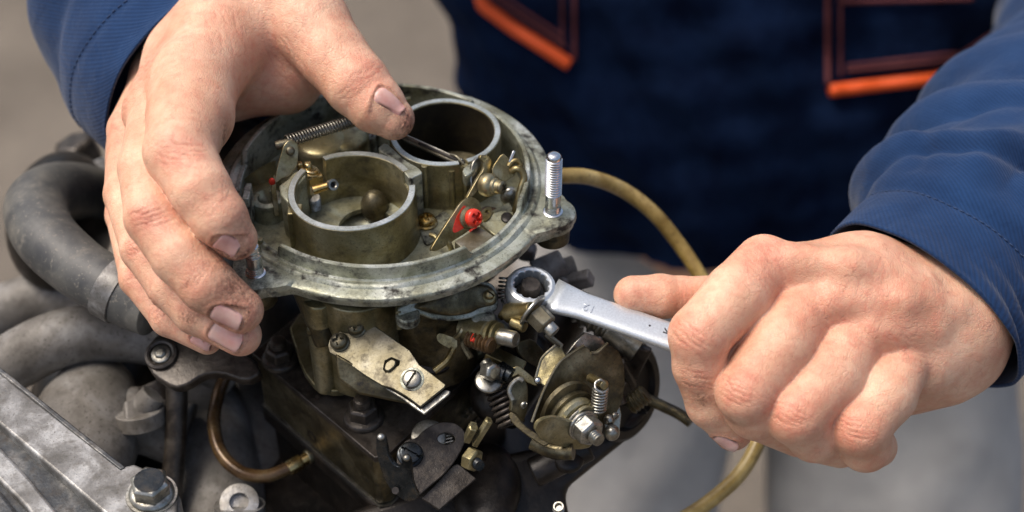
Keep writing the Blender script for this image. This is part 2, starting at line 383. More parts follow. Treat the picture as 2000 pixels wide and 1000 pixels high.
# bowl floor with the hole under the rear bore
BF, BR = Vector((-.97, -1.6, 0)), Vector((2.2, 1.8, 0))
RF, RR = 2.25, 2.06
circ = lambda c, r, z, n=48: [Vector((c.x + r * math.cos(TAU * k / n), c.y + r * math.sin(TAU * k / n), z)) for k in range(n)]
mb = MB(); mb.prism(circ(Vector((0, 0, 0)), 5.2, -.95, 96), (0, 0, 1), .2, [circ(BR, 1.86, -.95), circ(Vector((-.6, -1.3, 0)), 1.0, -.95)])
obj('bowl_floor', mb, M['floor'], carb)
def bore_wall(name, c, ro, ri, hf, z0, mat, n=200, zi=None):
    mb = MB(); rings = []
    for i in range(n):
        a = TAU * i / n; h = hf(a); r = (math.cos(a), math.sin(a))
        prof = [(ri, z0 if zi is None else zi), (ri, h - .03), (ri + .03, h), (ro - .03, h), (ro, h - .03), (ro + .03, -.6), (ro + .12, -.95)]
        rings.append([Vector((c.x + r[0] * q, c.y + r[1] * q, z)) for q, z in prof])
    mb.loft(rings, loop=True, caps=False)
    return obj(name, mb, mat, carb, smooth=30)
def angc(px, py, z, c):
    q = G(px, py, z); return math.atan2(q.y - c.y, q.x - c.x)
gA = (angc(624, 304, 1, BF), angc(597, 332, 1, BF)); gB = (angc(800, 362, 1, BF), angc(792, 336, 1, BF))
def h_front(a):
    h = 1.0 + .02 * math.sin(3 * a)
    if between(a, *gA): return -.25
    if between(a, *gB): return .55
    return h
fb = bore_wall('front_bore', BF, RF, RF - .26, h_front, -1.6, M['olive'], zi=-1.7)
gC = (angc(903, 333, 1, BR), angc(918, 325, 1, BR))
def h_rear(a): return .82 if between(a, *gC) else 1.0 + .015 * math.sin(4 * a + 1)
rb = bore_wall('rear_bore', BR, RR, RR - .24, h_rear, -5, M['olive'], zi=-1.0)
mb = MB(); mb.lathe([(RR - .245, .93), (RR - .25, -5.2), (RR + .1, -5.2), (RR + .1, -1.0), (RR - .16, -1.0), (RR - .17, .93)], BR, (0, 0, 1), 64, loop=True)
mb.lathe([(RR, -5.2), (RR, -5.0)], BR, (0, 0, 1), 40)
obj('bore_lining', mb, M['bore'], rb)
# pale machined rims on the bores
for c, ro, ri, hf, p in ((BF, RF, RF - .26, h_front, fb), (BR, RR, RR - .24, h_rear, rb)):
    mb = MB(); n = 220; run = []; runs = []
    for i in range(n + 1):
        a = TAU * i / n
        if hf(a) > .9: run.append(a)
        elif run: runs.append(run); run = []
    if run: runs.append(run)
    for run in runs:
        if len(run) < 2: continue
        rings = [[Vector((c.x + math.cos(a) * q, c.y + math.sin(a) * q, hf(a) + z)) for q, z in ((ri + .015, -.02), (ri + .03, .004), (ro - .03, .004), (ro - .012, -.02))] for a in run]
        mb.loft(rings, closed=False, caps=False)
    obj('machined_rim', mb, M['rim'], p)
# inside of the front bore: venturi cone floor, booster bulge
mb = MB(); mb.lathe([(RF - .26, -1.0), (1.75, -1.35), (1.2, -1.55), (1.0, -1.7), (1.0, -3.2), (1.15, -3.2), (1.3, -1.9), (RF - .1, -1.3)], BF, (0, 0, 1), 64, loop=True)
obj('venturi', mb, M['floor'], fb)
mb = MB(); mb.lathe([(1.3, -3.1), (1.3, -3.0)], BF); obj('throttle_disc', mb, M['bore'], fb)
q = G(732, 403, -.9); mb = MB(); mb.ball(q, .58, (.85, .9, 1.2), n=32); mb.cyl(q, (q - BF) * 1.6 + BF, .4, .5); obj('booster_bulge', mb, M['darkolive'], fb)
# web joining the bores, ribs on the rear tower
web = [(736, 291), (752, 277), (770, 293), (790, 312), (818, 328), (826, 338), (812, 344), (800, 350), (786, 332), (765, 308)]
mb = MB(); mb.prism([G(x, y, 1.012) for x, y in chaikin(web, 1)], (0, 0, 1), 2.0); obj('bore_web', mb, M['zinc'], carb, bevel=.03)
web = [(560, 352), (573, 337), (596, 330), (597, 345), (580, 362), (574, 385), (562, 395), (548, 380), (545, 362)]
mb = MB(); mb.prism([G(x, y, .93) for x, y in web], (0, 0, 1), 1.9); obj('lever_guide_block', mb, M['floor'], carb, bevel=.05)
mb = MB(); mb.box(G(583, 452, .0) + Vector((-.1, .35, -.1)), .5, .6, 1.7); obj('bore_corner_rib', mb, M['olive'], carb, bevel=.05)
for px in (818, 884, 920):
    q = G(px, 340, .95); q.z = 0; d = (q - BR); d.z = 0; d.normalize(); b = BR + d * (RR + .02)
    mb = MB(); mb.cyl((b.x, b.y, -.95), (b.x, b.y, .93 if px != 884 else .8), .13, .11, 12); obj('tower_rib', mb, M['olive'], carb)
mb = MB(); mb.prism([G(x, y, 1.006) for x, y in chaikin([(902, 331), (918, 318), (932, 312), (930, 328), (918, 340), (908, 345)], 1)], (0, 0, 1), .5); obj('rim_boss', mb, M['zinc'], carb, bevel=.04)

# choke plate standing open in the rear bore
a, b = G(783, 264, .85), G(906, 318, .85); ax = (b - a).normalized(); vw = ((a + b) / 2 - CP).normalized(); nrm = ax.cross(vw).normalized(); dn = nrm.cross(ax).normalized()
if dn.z > 0: dn = -dn
ck = MB(); mid = (a + b) / 2; Rp = (b - a).length / 2 - .05
poly = [mid + ax * math.cos(t) * Rp + dn * (math.sin(t) * Rp * .9 + (.12 if math.sin(t) < 0 else 0)) for t in [math.pi * k / 20 for k in range(21)]] + [mid - ax * Rp - dn * .12, mid + ax * Rp - dn * .12]
ck.prism([p + nrm * .10 for p in poly], nrm, .13); cp = obj('choke_plate', ck, M['dullsteel'], carb, bevel=.02)
mb = MB(); mb.cyl(a + nrm * -.09, b + nrm * -.09, .10, n=16); obj('choke_shaft', mb, M['plate'], carb)
mb = MB(); mb.box(mid + nrm * .005 - dn * .10 + ax * .35, (b - a).length * .62, .10, .16, ax, nrm); obj('shaft_seal', mb, M['blackest'], carb, bevel=.02)
mb = MB(); mb.tube([G(880, 302, 1.0), G(890, 305, 1.1), G(898, 312, 1.05), G(905, 320, .95)], .05, 8); obj('shaft_clip', mb, M['plate'], carb)

# studs
def stud(q, z1, lbl):
    o = Vector((q.x, q.y, .1)); mb = MB(); Z = Vector((0, 0, 1))
    mb.lathe([(.36, 0), (.36, .03), (.31, .06)], o, Z, 28)
    mb.thread(o + Z * .04, o + Z * .32, .29, .09, .03); mb.cyl(o + Z * .32, o + Z * .80, .275, n=28)
    mb.thread(o + Z * .80, o + Z * (z1 - .2), .30, .105, .045); mb.lathe([(.26, 0), (.255, .1), (.2, .17), (.1, .2)], o + Z * (z1 - .2), Z, 28)
    return obj('stud', mb, M['steel'], carb, smooth=50, label=lbl)
stud(studR, 2.6, 'bright threaded stud on the right ear'); stud(studL, 1.3, 'bright threaded stud half hidden by the index fingertip')
for q in (studR, studL):
    mb = MB(); mb.lathe([(.62, 0), (.64, .9), (.70, 1.0)], (q.x, q.y, -1.15), (0, 0, 1), 32); obj('stud_boss', mb, M['darkolive'], carb, smooth=60)
mb = MB(); q = G(511, 486, -.2); mb.cyl(q - Vector((0, 0, .6)), q + Vector((0, 0, .45)), .1, n=14); obj('locating_pin', mb, M['olive'], carb, bevel=.02)

# left side of the bowl: funnel, cup, round cover, lever, spring, brass jet
Z = Vector((0, 0, 1))
a, b = G(482, 345, -.55), G(528, 378, -.75)
mb = MB(); ax = (G(528, 372, -.5) - G(484, 322, -.0)); o = G(505, 345, -.2); mb.lathe([(.25, -1.1), (.45, -.5), (.72, .35), (.78, .42), (.70, .44), (.6, .3)], G(517, 355, -.55), Vector((-.55, .55, .62)), 40)
mb.lathe([(.9, -.9), (.72, .2)], G(505, 372, -.5), Vector((-.3, .3, 1)), 40); obj('funnel', mb, M['olive'], carb, smooth=60)
mb = MB(); mb.box(G(486, 400, .05), .25, .9, 1.3); obj('side_rib', mb, M['zinc'], carb, bevel=.04)
q = G(522, 386, -.15); mb = MB(); mb.lathe([(.36, .0), (.36, -.02), (.34, -.9), (.0, -.9), (0, -1.0), (.62, -1.0), (.56, -.05), (.5, 0)], q, Z, 40, loop=True); obj('cup', mb, M['floor'], carb, smooth=40)
mb = MB(); mb.head(q - Z * .85, Z, .22, .2); obj('cup_screw', mb, M['brass'], carb)
mb = MB(); q = G(645, 282, -.10)
mb.lathe([(1.05, -.7), (1.05, .0), (1.0, .12), (.88, .2), (.5, .24), (.1, .25)], q + Vector((-.35, .1, 0)), Z, 48); mb.lathe([(1.0, -.7), (1.0, .0), (.95, .12), (.83, .2), (.5, .22)], q + Vector((.45, .45, -.02)), Z, 48)
obj('pump_cover', mb, M['olive'], carb, smooth=60)
q = G(715, 268, -.3); mb = MB(); mb.lathe([(.4, -.7), (.4, .15), (.3, .25)], q, Z, 32); mb.lathe([(.3, -.7), (.3, .3), (.2, .36)], G(745, 252, -.2), Z, 32); obj('bowl_boss', mb, M['zinc'], carb, smooth=40)
mb = MB(); mb.tube([G(765, 205, .75), G(780, 198, .9), G(800, 193, .8)], .09, 10); obj('yellow_link_rod', mb, M['gold'], carb)
# lever plate with rivet
n = Vector((.35, -.72, .6)).normalized(); o = G(572, 315, .95)
c3 = lambda p: CR(p, 440, 220, 5.0)
lev = c3([(480, 690), (500, 560), (545, 400), (570, 320), (610, 275), (660, 268), (705, 300), (718, 350), (712, 440), (705, 520), (660, 580), (640, 620), (560, 640), (510, 680)])
mb = MB(); mb.prism([PL(x, y, o, n) for x, y in chaikin(lev, 1)], n, .12); lp = obj('choke_lever', mb, M['gold'], carb, bevel=.02)
lev2 = c3([(455, 700), (480, 600), (500, 690), (500, 780), (520, 900), (530, 1010), (480, 1010), (462, 860), (448, 770)])
mb = MB(); mb.prism([PL(x, y, o + n * -.05, n) for x, y in lev2], n, .12); obj('lever_tail', mb, M['gold'], lp, bevel=.02)
mb = MB(); mb.ball(PL(567, 295, o, n), .17, (1, 1, .6), n, 20); obj('rivet', mb, M['plate'], lp)
mb = MB(); mb.ball(PL(532, 355, o, n) - n * .05, .12, (.7, 1, 1.4)); obj('red_paint_dab', mb, M['redpaint'], lp)
a = D(538, 285, depth(PL(567, 295, o, n)) + .25); b = D(560, 280, depth(a) + .05); axp = (G(700, 238, 1.5) - a).normalized()
mb = MB(); mb.rcyl(a - n.cross(Z) * .0, a + (b - a) * 1.6, .17, .04); mb.cyl(a + (b - a) * .35, a + (b - a) * .55, .19); obj('spring_anchor_pin', mb, M['plate'], lp)
s0, s1 = D(560, 276, depth(a) + .1), G(700, 233, 1.25)
mb = MB(); mb.helix(s0, s1, .21, 25, .036, 6, 16); obj('return_spring', mb, M['dullsteel'], carb, smooth=180)
# brass pump jet arm with nozzle
br = G(607, 338, .35); mb = MB()
mb.lathe([(.34, 0), (.34, .06), (.3, .1)], br, Vector((.2, .1, 1)), 28); mb.lathe([(.27, .1), (.27, .17), (.22, .2)], br, Vector((.2, .1, 1)), 28)
obj('brass_washer', mb, M['brass'], carb, bevel=.01)
mb = MB()
for px, py, w in ((586, 326, .2), (602, 326, .24), (613, 352, .45), (621, 350, .35)):
    mb.box(G(px, py, .55 if py < 340 else .15), w, .22, .4, (1, .4, 0))
mb.ball(G(602, 325, .62), .14); obj('jet_bracket', mb, M['brass'], carb, bevel=.04)
a, b = G(612, 372, .35), G(644, 362, .45)
mb = MB(); mb.cyl(a, b, .17, .14, 20); obj('jet_arm', mb, M['brass'], carb)
n2 = Vector((.55, -.6, .55)).normalized(); c = G(650, 361, .5)
mb = MB(); mb.lathe([(.10, -.14), (.10, .03), (.13, .06), (.2, .06), (.22, .0), (.19, -.2)], c, n2, 32, loop=True); nz = obj('nozzle', mb, M['dullsteel'], carb, smooth=40)
mb = MB(); mb.lathe([(.11, -.1), (.11, -.08)], c, n2, 16); obj('nozzle_hole', mb, M['blackest'], nz)
mb = MB(); mb.thread(G(615, 408, -1.0), G(613, 385, -.3), .26, .12, .05); obj('jet_thread', mb, M['dullsteel'], carb)
mb = MB(); mb.cyl(G(578, 376, .2), G(583, 378, .2), .1); obj('drilling', mb, M['blackest'], carb)

# right side of the bowl: screw, red lever, upper lever group, link rod, step plates
q = G(833, 436, -.86); mb = MB(); mb.head(q + Z * .08, Z, .34, .26, 'cross', .2, .6); mb2 = MB(); mb2.lathe([(.40, 0), (.40, .05), (.35, .09)], q, Z, 32)
sc = obj('brass_screw', mb, M['brass'], carb, smooth=50); obj('washer', mb2, M['brass'], sc)
mb = MB(); mb.prism([G(x, y, -.87) for x, y in chaikin([(818, 445), (828, 424), (846, 426), (868, 410), (885, 425), (850, 470), (830, 480)], 2)], Z, .1); obj('floor_pad', mb, M['zinc'], carb, bevel=.05)
c4 = lambda p: CR(p, 840, 280, 4.5455)
nl = Vector((.62, -.62, .48)).normalized(); o = G(905, 425, .25)
pa = c4([(2, 950), (60, 850), (190, 650), (275, 525), (330, 485), (390, 478), (440, 515), (460, 590), (445, 680), (400, 730), (330, 790), (250, 840), (200, 870), (110, 930), (50, 960)])
mb = MB(); mb.prism([PL(x, y, o, nl) for x, y in chaikin(pa, 1)], nl, .13); l1 = obj('red_marked_lever', mb, M['gold'], carb, bevel=.02)
pr_ = c4([(300, 545), (330, 570), (345, 640), (325, 720), (300, 755), (215, 800), (200, 770), (230, 660)])
mb = MB(); mb.prism([PL(x, y, o + nl * .012, nl) for x, y in chaikin(pr_, 2)], nl, .02); obj('paint_smear', mb, M['redpaint'], l1)
c = PL(840 + 340 / 4.5455, 280 + 660 / 4.5455, o, nl)
mb = MB(); mb.lathe([(.40, 0), (.40, .06), (.34, .1), (.34, .14), (.37, .15), (.36, .24)], c, nl, 32); obj('washer', mb, M['gold'], l1)
mb = MB(); mb.head(c + nl * .22, nl, .33, .30, 'cross', .5, .5); obj('red_screw', mb, M['redpaint'], l1, smooth=50)
mb = MB(); mb.ball(G(925, 450, -.45), .2, (1.6, .8, .4)); obj('red_drip', mb, M['redpaint'], l1)
mb = MB(); mb.tube([D(866, 473, depth(o)), D(872, 470, depth(o) - .25), D(880, 482, depth(o) - .2), D(884, 498, depth(o))], .1, 10); mb.tube([D(840, 458, depth(o) + .2), D(850, 462, depth(o) + .1), D(856, 470, depth(o))], .09, 10)
obj('link_staple', mb, M['gold'], l1)
n5 = Vector((.66, -.60, .45)).normalized(); o5 = G(948, 340, .85)
b2 = c4([(335, 470), (300, 530), (370, 480), (400, 450), (470, 350), (485, 300), (545, 270), (555, 160), (515, 105), (455, 100), (440, 130), (480, 170), (475, 240), (430, 300), (385, 380)])
mb = MB(); mb.prism([PL(x, y, o5, n5) for x, y in chaikin(b2, 1)], n5, .14); l2 = obj('hooked_lever', mb, M['gold'], carb, bevel=.03)
b3 = c4([(370, 400), (362, 300), (375, 180), (420, 120), (465, 130), (455, 190), (420, 240), (410, 320), (395, 400)])
mb = MB(); mb.prism([PL(x, y, o5 + n5 * -.25, n5) for x, y in chaikin(b3, 1)], n5, .13); obj('fork', mb, M['dullsteel'], l2, bevel=.03)
b4 = c4([(550, 215), (640, 85), (690, 120), (725, 190), (765, 235), (745, 290), (690, 330), (645, 345), (595, 300), (555, 275)])
n6 = Vector((.2, -.75, .6)).normalized()
mb = MB(); mb.prism([PL(x, y, o5 + n5 * .05, n6) for x, y in chaikin(b4, 1)], n6, .13); obj('rear_plate', mb, M['gold'], l2, bevel=.02)
mb = MB(); mb.tube([D(840 + x / 4.5455, 280 + y / 4.5455, depth(o5) + .1) for x, y in ((700, 205), (730, 165), (775, 155), (805, 190), (790, 225))], .1, 10); obj('plate_hook', mb, M['gold'], l2)
ax5 = Vector((.78, -.5, .22)).normalized(); c5 = D(840 + 530 / 4.5455, 280 + 372 / 4.5455, depth(o5) - .1)
mb = MB(); mb.lathe([(.40, -.25), (.43, -.1), (.43, .05), (.36, .16), (.30, .2), (.3, .3), (.25, .34), (.25, .5)], c5, ax5, 36); obj('bushing', mb, M['gold'], l2, smooth=35)
mb = MB(); mb.head(c5 + ax5 * .45, ax5, .24, .2, 'cross', .2, .5, w=.2); obj('steel_screw', mb, M['plate'], l2, smooth=50)
dr = depth(o5) + .05
mb = MB(); mb.tube([D(840 + x / 4.5455, 280 + y / 4.5455, dr + k) for x, y, k in ((725, 250, .0), (765, 225, -.1), (815, 245, -.1), (835, 310, -.05), (805, 400, 0), (780, 500, .1), (755, 600, .3), (735, 660, .5))], .125, 12)
obj('link_rod', mb, M['gold'], carb)
mb = MB(); mb.box(D(840 + 725 / 4.5455, 280 + 118 / 4.5455, dr), .45, .1, .1, D(1005, 298, dr) - D(998, 315, dr)); obj('cotter_pin', mb, M['steel'], carb, bevel=.02)
b7 = c4([(455, 605), (500, 565), (545, 560), (550, 610), (530, 660), (485, 690), (450, 660)])
mb = MB(); mb.prism([G(x, y, -.2) for x, y in chaikin(b7, 1)], Z, .12, [[G(840 + (510 + 22 * math.cos(t)) / 4.5455, 280 + (608 + 18 * math.sin(t)) / 4.5455, -.2) for t in [TAU * k / 12 for k in range(12)]]]); obj('small_tab', mb, M['gold'], carb)
for k, (pp, z) in enumerate(((((215, 870), (430, 735), (455, 745), (590, 835), (380, 985), (340, 975)), -.15), (((440, 715), (560, 620), (640, 590), (740, 605), (745, 660), (690, 745), (590, 825)), -.28), (((540, 600), (700, 520), (760, 600), (640, 660)), -.5))):
    mb = MB(); mb.prism([G(x, y, z) for x, y in c4(pp)], Z, .6); obj('step_plate', mb, M['plate' if k == 0 else 'floor'], carb, bevel=.04)
mb = MB(); mb.ball(G(990, 425, -.25), .22, (1.3, 1, .4)); obj('grease_blob', mb, M['blackest'], carb)
mb = MB(); mb.ball(G(998, 385, -.6), .5, (.5, .8, .9)); obj('float_valve_shell', mb, M['dullsteel'], carb)
mb = MB(); mb.lathe([(.5, 0), (.5, .1)], G(960, 425, -.9), Vector((.3, 0, 1))); obj('copper_shim', mb, M['copper'], carb)

# ---------------------------- body under the air horn
def under(name, px, py, z0, z1, r, mat='darkolive', r2=None, bev=.06):
    q = G(px, py, z0); mb = MB(); mb.cyl(q, Vector((q.x, q.y, z1)), r, r if r2 is None else r2, 40); return obj(name, mb, M[mat], carb, bevel=bev)
mb = MB(); mb.lathe([(5.15, -1.17), (4.9, -1.3), (4.4, -1.5), (4.2, -2.2), (3.6, -3.2), (3.5, -3.2), (4.1, -2.2), (4.3, -1.4), (5.0, -1.17)], (0, -.2, 0), Z, 64, loop=True); obj('bowl_underside', mb, M['darkolive'], carb, smooth=40)
u45 = Vector((.70, -.715, 0)).normalized(); v45 = Vector((.68, .73, 0)).normalized()
mb = MB(); mb.box((-.3, -1.3, -3.25), 5.6, 4.6, 2.2, u45, v45); obj('float_chamber', mb, M['darkolive'], carb, bevel=.35, seg=4)
under('front_barrel', 712, 722, -5.55, -1.2, 1.45, 'olive'); under('corner_post', 640, 755, -5.7, -1.3, .46, 'olive', .5); under('rear_barrel', 850, 700, -5.6, -1.4, 1.6)
mb = MB(); mb.cyl(G(592, 560, -1.1), G(640, 665, -3.1), .42, .5); mb.cyl(G(600, 640, -2.6), G(640, 640, -2.6), .3); obj('slanted_boss', mb, M['darkolive'], carb, bevel=.05)
mb = MB(); mb.prism([G(x, y, -5.45) for x, y in chaikin([(618, 757), (660, 765), (700, 752), (790, 770), (880, 735), (985, 655), (1000, 640), (930, 600), (700, 560), (560, 620), (590, 720)], 1)], Z, .3); obj('base_flange', mb, M['olive'], carb, bevel=.04)
mb = MB(); mb.box(G(700, 612, -1.9) + Vector((0, .8, -.1)), 1.3, .5, .35, (1, .1, 0)); mb.box(G(780, 612, -1.6), .2, .8, .9); obj('casting_lug', mb, M['olive'], carb, bevel=.05)
# accelerator pump cover on the front right
cv = [(776, 608), (780, 600), (800, 592), (840, 560), (880, 545), (920, 545), (960, 552), (974, 572), (974, 600), (965, 612), (940, 612), (920, 622), (880, 628), (845, 624), (815, 612), (800, 622), (782, 624)]
no = Vector((.35, -.7, .62)).normalized(); oc = G(880, 600, -1.5)
mb = MB(); mb.prism([PL(x, y, oc, no) for x, y in chaikin(cv, 2)], no, .22); pc = obj('pump_housing', mb, M['zinc'], carb, bevel=.05)
c = [(805, 600), (850, 563), (885, 552), (920, 552), (955, 558), (968, 575), (966, 595), (935, 601), (915, 612), (880, 618), (845, 614), (820, 606)]
r0 = [PL(x, y, oc + no * .01, no) for x, y in chaikin(c, 2)]; cen = sum(r0, Vector()) / len(r0)
mb = MB(); mb.loft([[cen + (p - cen) * s + no * h for p in r0] for s, h in ((1, 0), (.99, .2), (.93, .34), (.82, .40), (.3, .40))]); obj('domed_cover', mb, M['darkolive'], pc, smooth=50)
mb = MB(); q = PL(947, 578, oc, no); mb.cyl(q, q + no * .45, .22); mb.head(q + no * .45 + Z * .05, (Z + no).normalized(), .18, .22, 'slot', 1); obj('cover_screw', mb, M['gold'], pc, bevel=.02)
for x, y in ((797, 616), (945, 622)):
    mb = MB(); q = PL(x, y, oc, no); mb.cyl(q - no * .05 - Z * .3, q - no * .05 + Z * .1, .42, n=28); obj('cover_lug', mb, M['zinc'], pc, bevel=.06)
# horizontal stub with washers and red thread lock
a, b = D(905, 640, 54.0), D(1008, 664, 52.8); ax = (b - a).normalized(); Lb = (b - a).length
mb = MB(); mb.lathe([(.42, 0), (.42, Lb * .45), (.34, Lb * .5), (.5, Lb * .52), (.5, Lb * .57), (.36, Lb * .58), (.46, Lb * .62), (.46, Lb * .66), (.3, Lb * .68), (.3, Lb * .72)], a, ax, 36); sb = obj('shaft_stub', mb, M['olive'], carb, smooth=35)
mb = MB(); mb.lathe([(.3, Lb * .70), (.3, Lb * .96), (.25, Lb), (.2, Lb), (.2, Lb * .985)], a, ax, 32); obj('shaft_end', mb, M['dullsteel'], sb, smooth=35)
a, b = D(915, 660, 53.6), D(962, 676, 52.9)
mb = MB(); mb.thread(a, b, .32, .16, .09); obj('red_locked_thread', mb, M['copper'], sb); 
mb = MB(); mb.box(D(925, 658, 53.3), .18, .5, .2, (1, 0, 1)); obj('red_paint_dab', mb, M['redpaint'], sb, bevel=.04)
# curled brass tabs under the cover
mb = MB(); mb.prism([D(x, y, 53.8) for x, y in chaikin([(852, 655), (860, 650), (893, 662), (893, 680), (880, 682), (855, 668)], 1)], (D(870, 665, 53) - CP) * -1, .25); mb.tube([D(890, 660, 53.8), D(902, 645, 53.6), D(900, 625, 53.9)], .1, 8); mb.tube([D(885, 682, 53.7), D(872, 705, 53.5), D(848, 725, 53.4)], .13, 8)
obj('curled_tab', mb, M['gold'], carb, bevel=.03)
mb = MB(); mb.lathe([(.85, -.1), (.85, .1), (.7, .16), (.3, .16), (.26, .3), (.1, .34)], G(845, 690, -4.4), Vector((.1, -.3, 1)), 40); obj('diaphragm_disc', mb, M['black'], carb, smooth=40)
mb = MB(); mb.tube([D(903, 590, 54.4), D(935, 640, 54.2), D(905, 665, 54.0), D(920, 700, 53.8)], .12, 8); obj('vacuum_pipe', mb, M['darkolive'], carb)

# ---------------------------- front bracket plate
c5f = lambda p: CR(p, 560, 500, 3.125)
nb = Vector((-.12, -.45, .88)).normalized(); ob = G(750, 690, -2.5)
bp = c5f([(252, 550), (262, 508), (300, 470), (380, 425), (440, 385), (500, 400), (600, 470), (750, 575), (810, 665), (880, 715), (970, 785), (962, 802), (815, 920), (770, 885), (720, 850), (640, 805), (580, 790), (480, 730), (350, 640), (262, 590)])
cc = PL(765, 713, ob, nb)
hole = [PL(x, y, ob, nb) for x, y in c5f([(590, 690), (600, 640), (640, 620), (690, 640), (685, 665), (605, 712)])]
mb = MB(); mb.prism([PL(x, y, ob, nb) for x, y in bp], nb, .14, [hole]); bk = obj('front_bracket', mb, M['plate'], carb, bevel=.025)
lowp = c5f([(600, 800), (640, 812), (720, 860), (780, 900), (818, 932), (965, 815), (998, 822), (992, 845), (838, 968), (780, 930), (700, 870), (610, 815)])
mb = MB(); mb.prism([PL(x, y, ob - nb * .30, nb) for x, y in lowp], nb, .14); obj('folded_edge', mb, M['dullsteel'], bk, bevel=.04)
mb = MB(); tabp = c5f([(592, 690), (602, 650), (640, 625), (668, 640), (662, 672), (618, 708)]); mb.prism([PL(x, y, ob + nb * .12, nb) for x, y in chaikin(tabp, 2)], nb, .14); obj('bent_tab', mb, M['plate'], bk, bevel=.04)
for x, y in ((697, 641), (664, 669)):
    q = PL(x, y, ob, nb); mb = MB(); mb.lathe([(.33, 0), (.34, .07), (.30, .1)], q, nb, 32); w = obj('washer', mb, M['plate'], bk)
    mb = MB(); mb.head(q + nb * .09, nb, .30, .27, 'cross', .35, .6, w=.16); obj('bracket_screw', mb, M['plate'], bk, smooth=50)
q = PL(805, 741, ob, nb); mb = MB(); mb.head(q, nb, .33, .16, 'slot', 1.25, .5, w=.12, dp=.8); obj('zinc_screw', mb, M['dullsteel'], bk, smooth=50)
mb = MB(); mb.lathe([(.42, -.02), (.42, .01), (.36, .03)], q, nb, 32); obj('corroded_ring', mb, M['zinc'], bk)
mb = MB(); mb.prism([D(x, y, 52.9) for x, y in ((655, 690), (745, 740), (800, 790), (700, 770), (660, 740))], ((D(700, 740, 50) - CP) * -1), .5); obj('bracket_boss', mb, M['darkolive'], carb, bevel=.08)

# ------------------------------------------------------------------ spacer block and engine
eng = thing('engine', 'oily black and beige engine top under the carburetor, with bolted spacer block', 'engine', (0, -3, -30))
ZB = -6.0
cA, cB, cC = G(492, 690, ZB), G(742, 903, ZB), G(1010, 645, ZB); cD = cA + cC - cB
def off(z): return lambda p: Vector((p.x, p.y, z))
topq = [cA, cB.lerp(cA, .04), cB.lerp(cC, .05), cC, cD]
cen = (cA + cC) / 2
mb = MB(); mb.prism([p for p in topq], Z, .28); blk = obj('spacer_plate', mb, M['black'], eng, bevel=.04)
def ins(k, z): return [cen + (p - cen) * k + Vector((0, 0, z)) for p in topq]
mb = MB(); mb.prism(ins(.985, -.28), Z, .035); obj('gasket', mb, M['gasket'], blk)
mb = MB(); mb.prism(ins(.975, -.315), Z, 2.5); sb_ = obj('spacer_block', mb, M['darkolive'], eng, bevel=.16, seg=3)
mb = MB(); mb.prism(ins(.985, -2.815), Z, .05); obj('lower_gasket', mb, M['dullsteel'], sb_)
mb = MB(); mb.prism(ins(1.0, -2.865), Z, .9); obj('manifold_flange', mb, M['blackest'], eng, bevel=.25, seg=3)
mb = MB(); mb.prism(ins(.93, -3.7), Z, 4.5); obj('manifold_body', mb, M['blackest'], eng, bevel=.5, seg=3)
fn = (cB - cA).cross(Z).normalized(); fn = -fn if fn.dot(CP - cA) < 0 else fn
q = PL(609, 852, cA * .975 + cen * .025, fn); mb = MB(); mb.lathe([(.17, -.3), (.17, .02), (.26, .02), (.26, -.3)], q, fn, 24, loop=True); mb.lathe([(.17, -.1), (.17, -.09)], q, fn, 16); obj('tapped_hole', mb, M['blackest'], sb_)
gn = (cC - cB).cross(Z).normalized(); gn = -gn if gn.dot(CP - cB) < 0 else gn
for i, (x, y) in enumerate(((905, 812), (912, 806), (921, 799), (915, 815), (925, 806))):
    q = PL(x, y, cB, gn); mb = MB(); mb.box(q - gn * .05, .12, .1, .1, (cC - cB), gn); obj('cast_mark', mb, M['dullsteel'], sb_)
def flange_nut(px, py, R=.74, ang=.2):
    q = G(px, py, ZB); mb = MB(); mb.lathe([(R, 0), (R, .06), (R * .93, .16), (R * .72, .24)], q, Z, 40); mb.hexa(q + Z * .2, Z, R * .76, .52, ang, .08)
    n_ = obj('flange_nut', mb, M['black'], eng, bevel=.03)
    mb = MB(); mb.thread(q + Z * .6, q + Z * .98, .32, .11, .03); mb.lathe([(.29, 0), (.29, .04), (.24, .07)], q + Z * .98, Z, 24); obj('stud_end', mb, M['black'], n_, smooth=40)
flange_nut(710, 817, .74, .25); flange_nut(548, 703, .72, .9)
# brass fuel stub in the block + curved brown tube
tube = thing('curved_fuel_tube', 'brown curved fuel tube with brass end plugged into the black block', 'tube', G(430, 870, -7))
dz = depth(PL(600, 885, cA, fn))
mb = MB(); mb.tube([D(440, 735, dz + 2.2), D(425, 775, dz + 1.4), D(418, 830, dz + .6), D(432, 885, dz - .1), D(470, 922, dz - .5), D(520, 930, dz - .5), D(568, 912, dz - .3)], .26, 24, 10)
obj('tube_wall', mb, M['copper'], tube, smooth=180)
mb = MB(); a, b = D(562, 916, dz - .34), D(607, 890, dz - .05); mb.lathe([(.24, 0), (.31, .02), (.31, .55), (.28, .6), (.24, .62), (.24, (b - a).length)], a, b - a, 32); obj('brass_sleeve', mb, M['brass'], tube, smooth=40)
mb = MB(); a, b = D(598, 894, dz - .1), D(618, 884, dz + .15); mb.cyl(a, b, .29, n=28); obj('block_socket', mb, M['gold'], tube, bevel=.03)

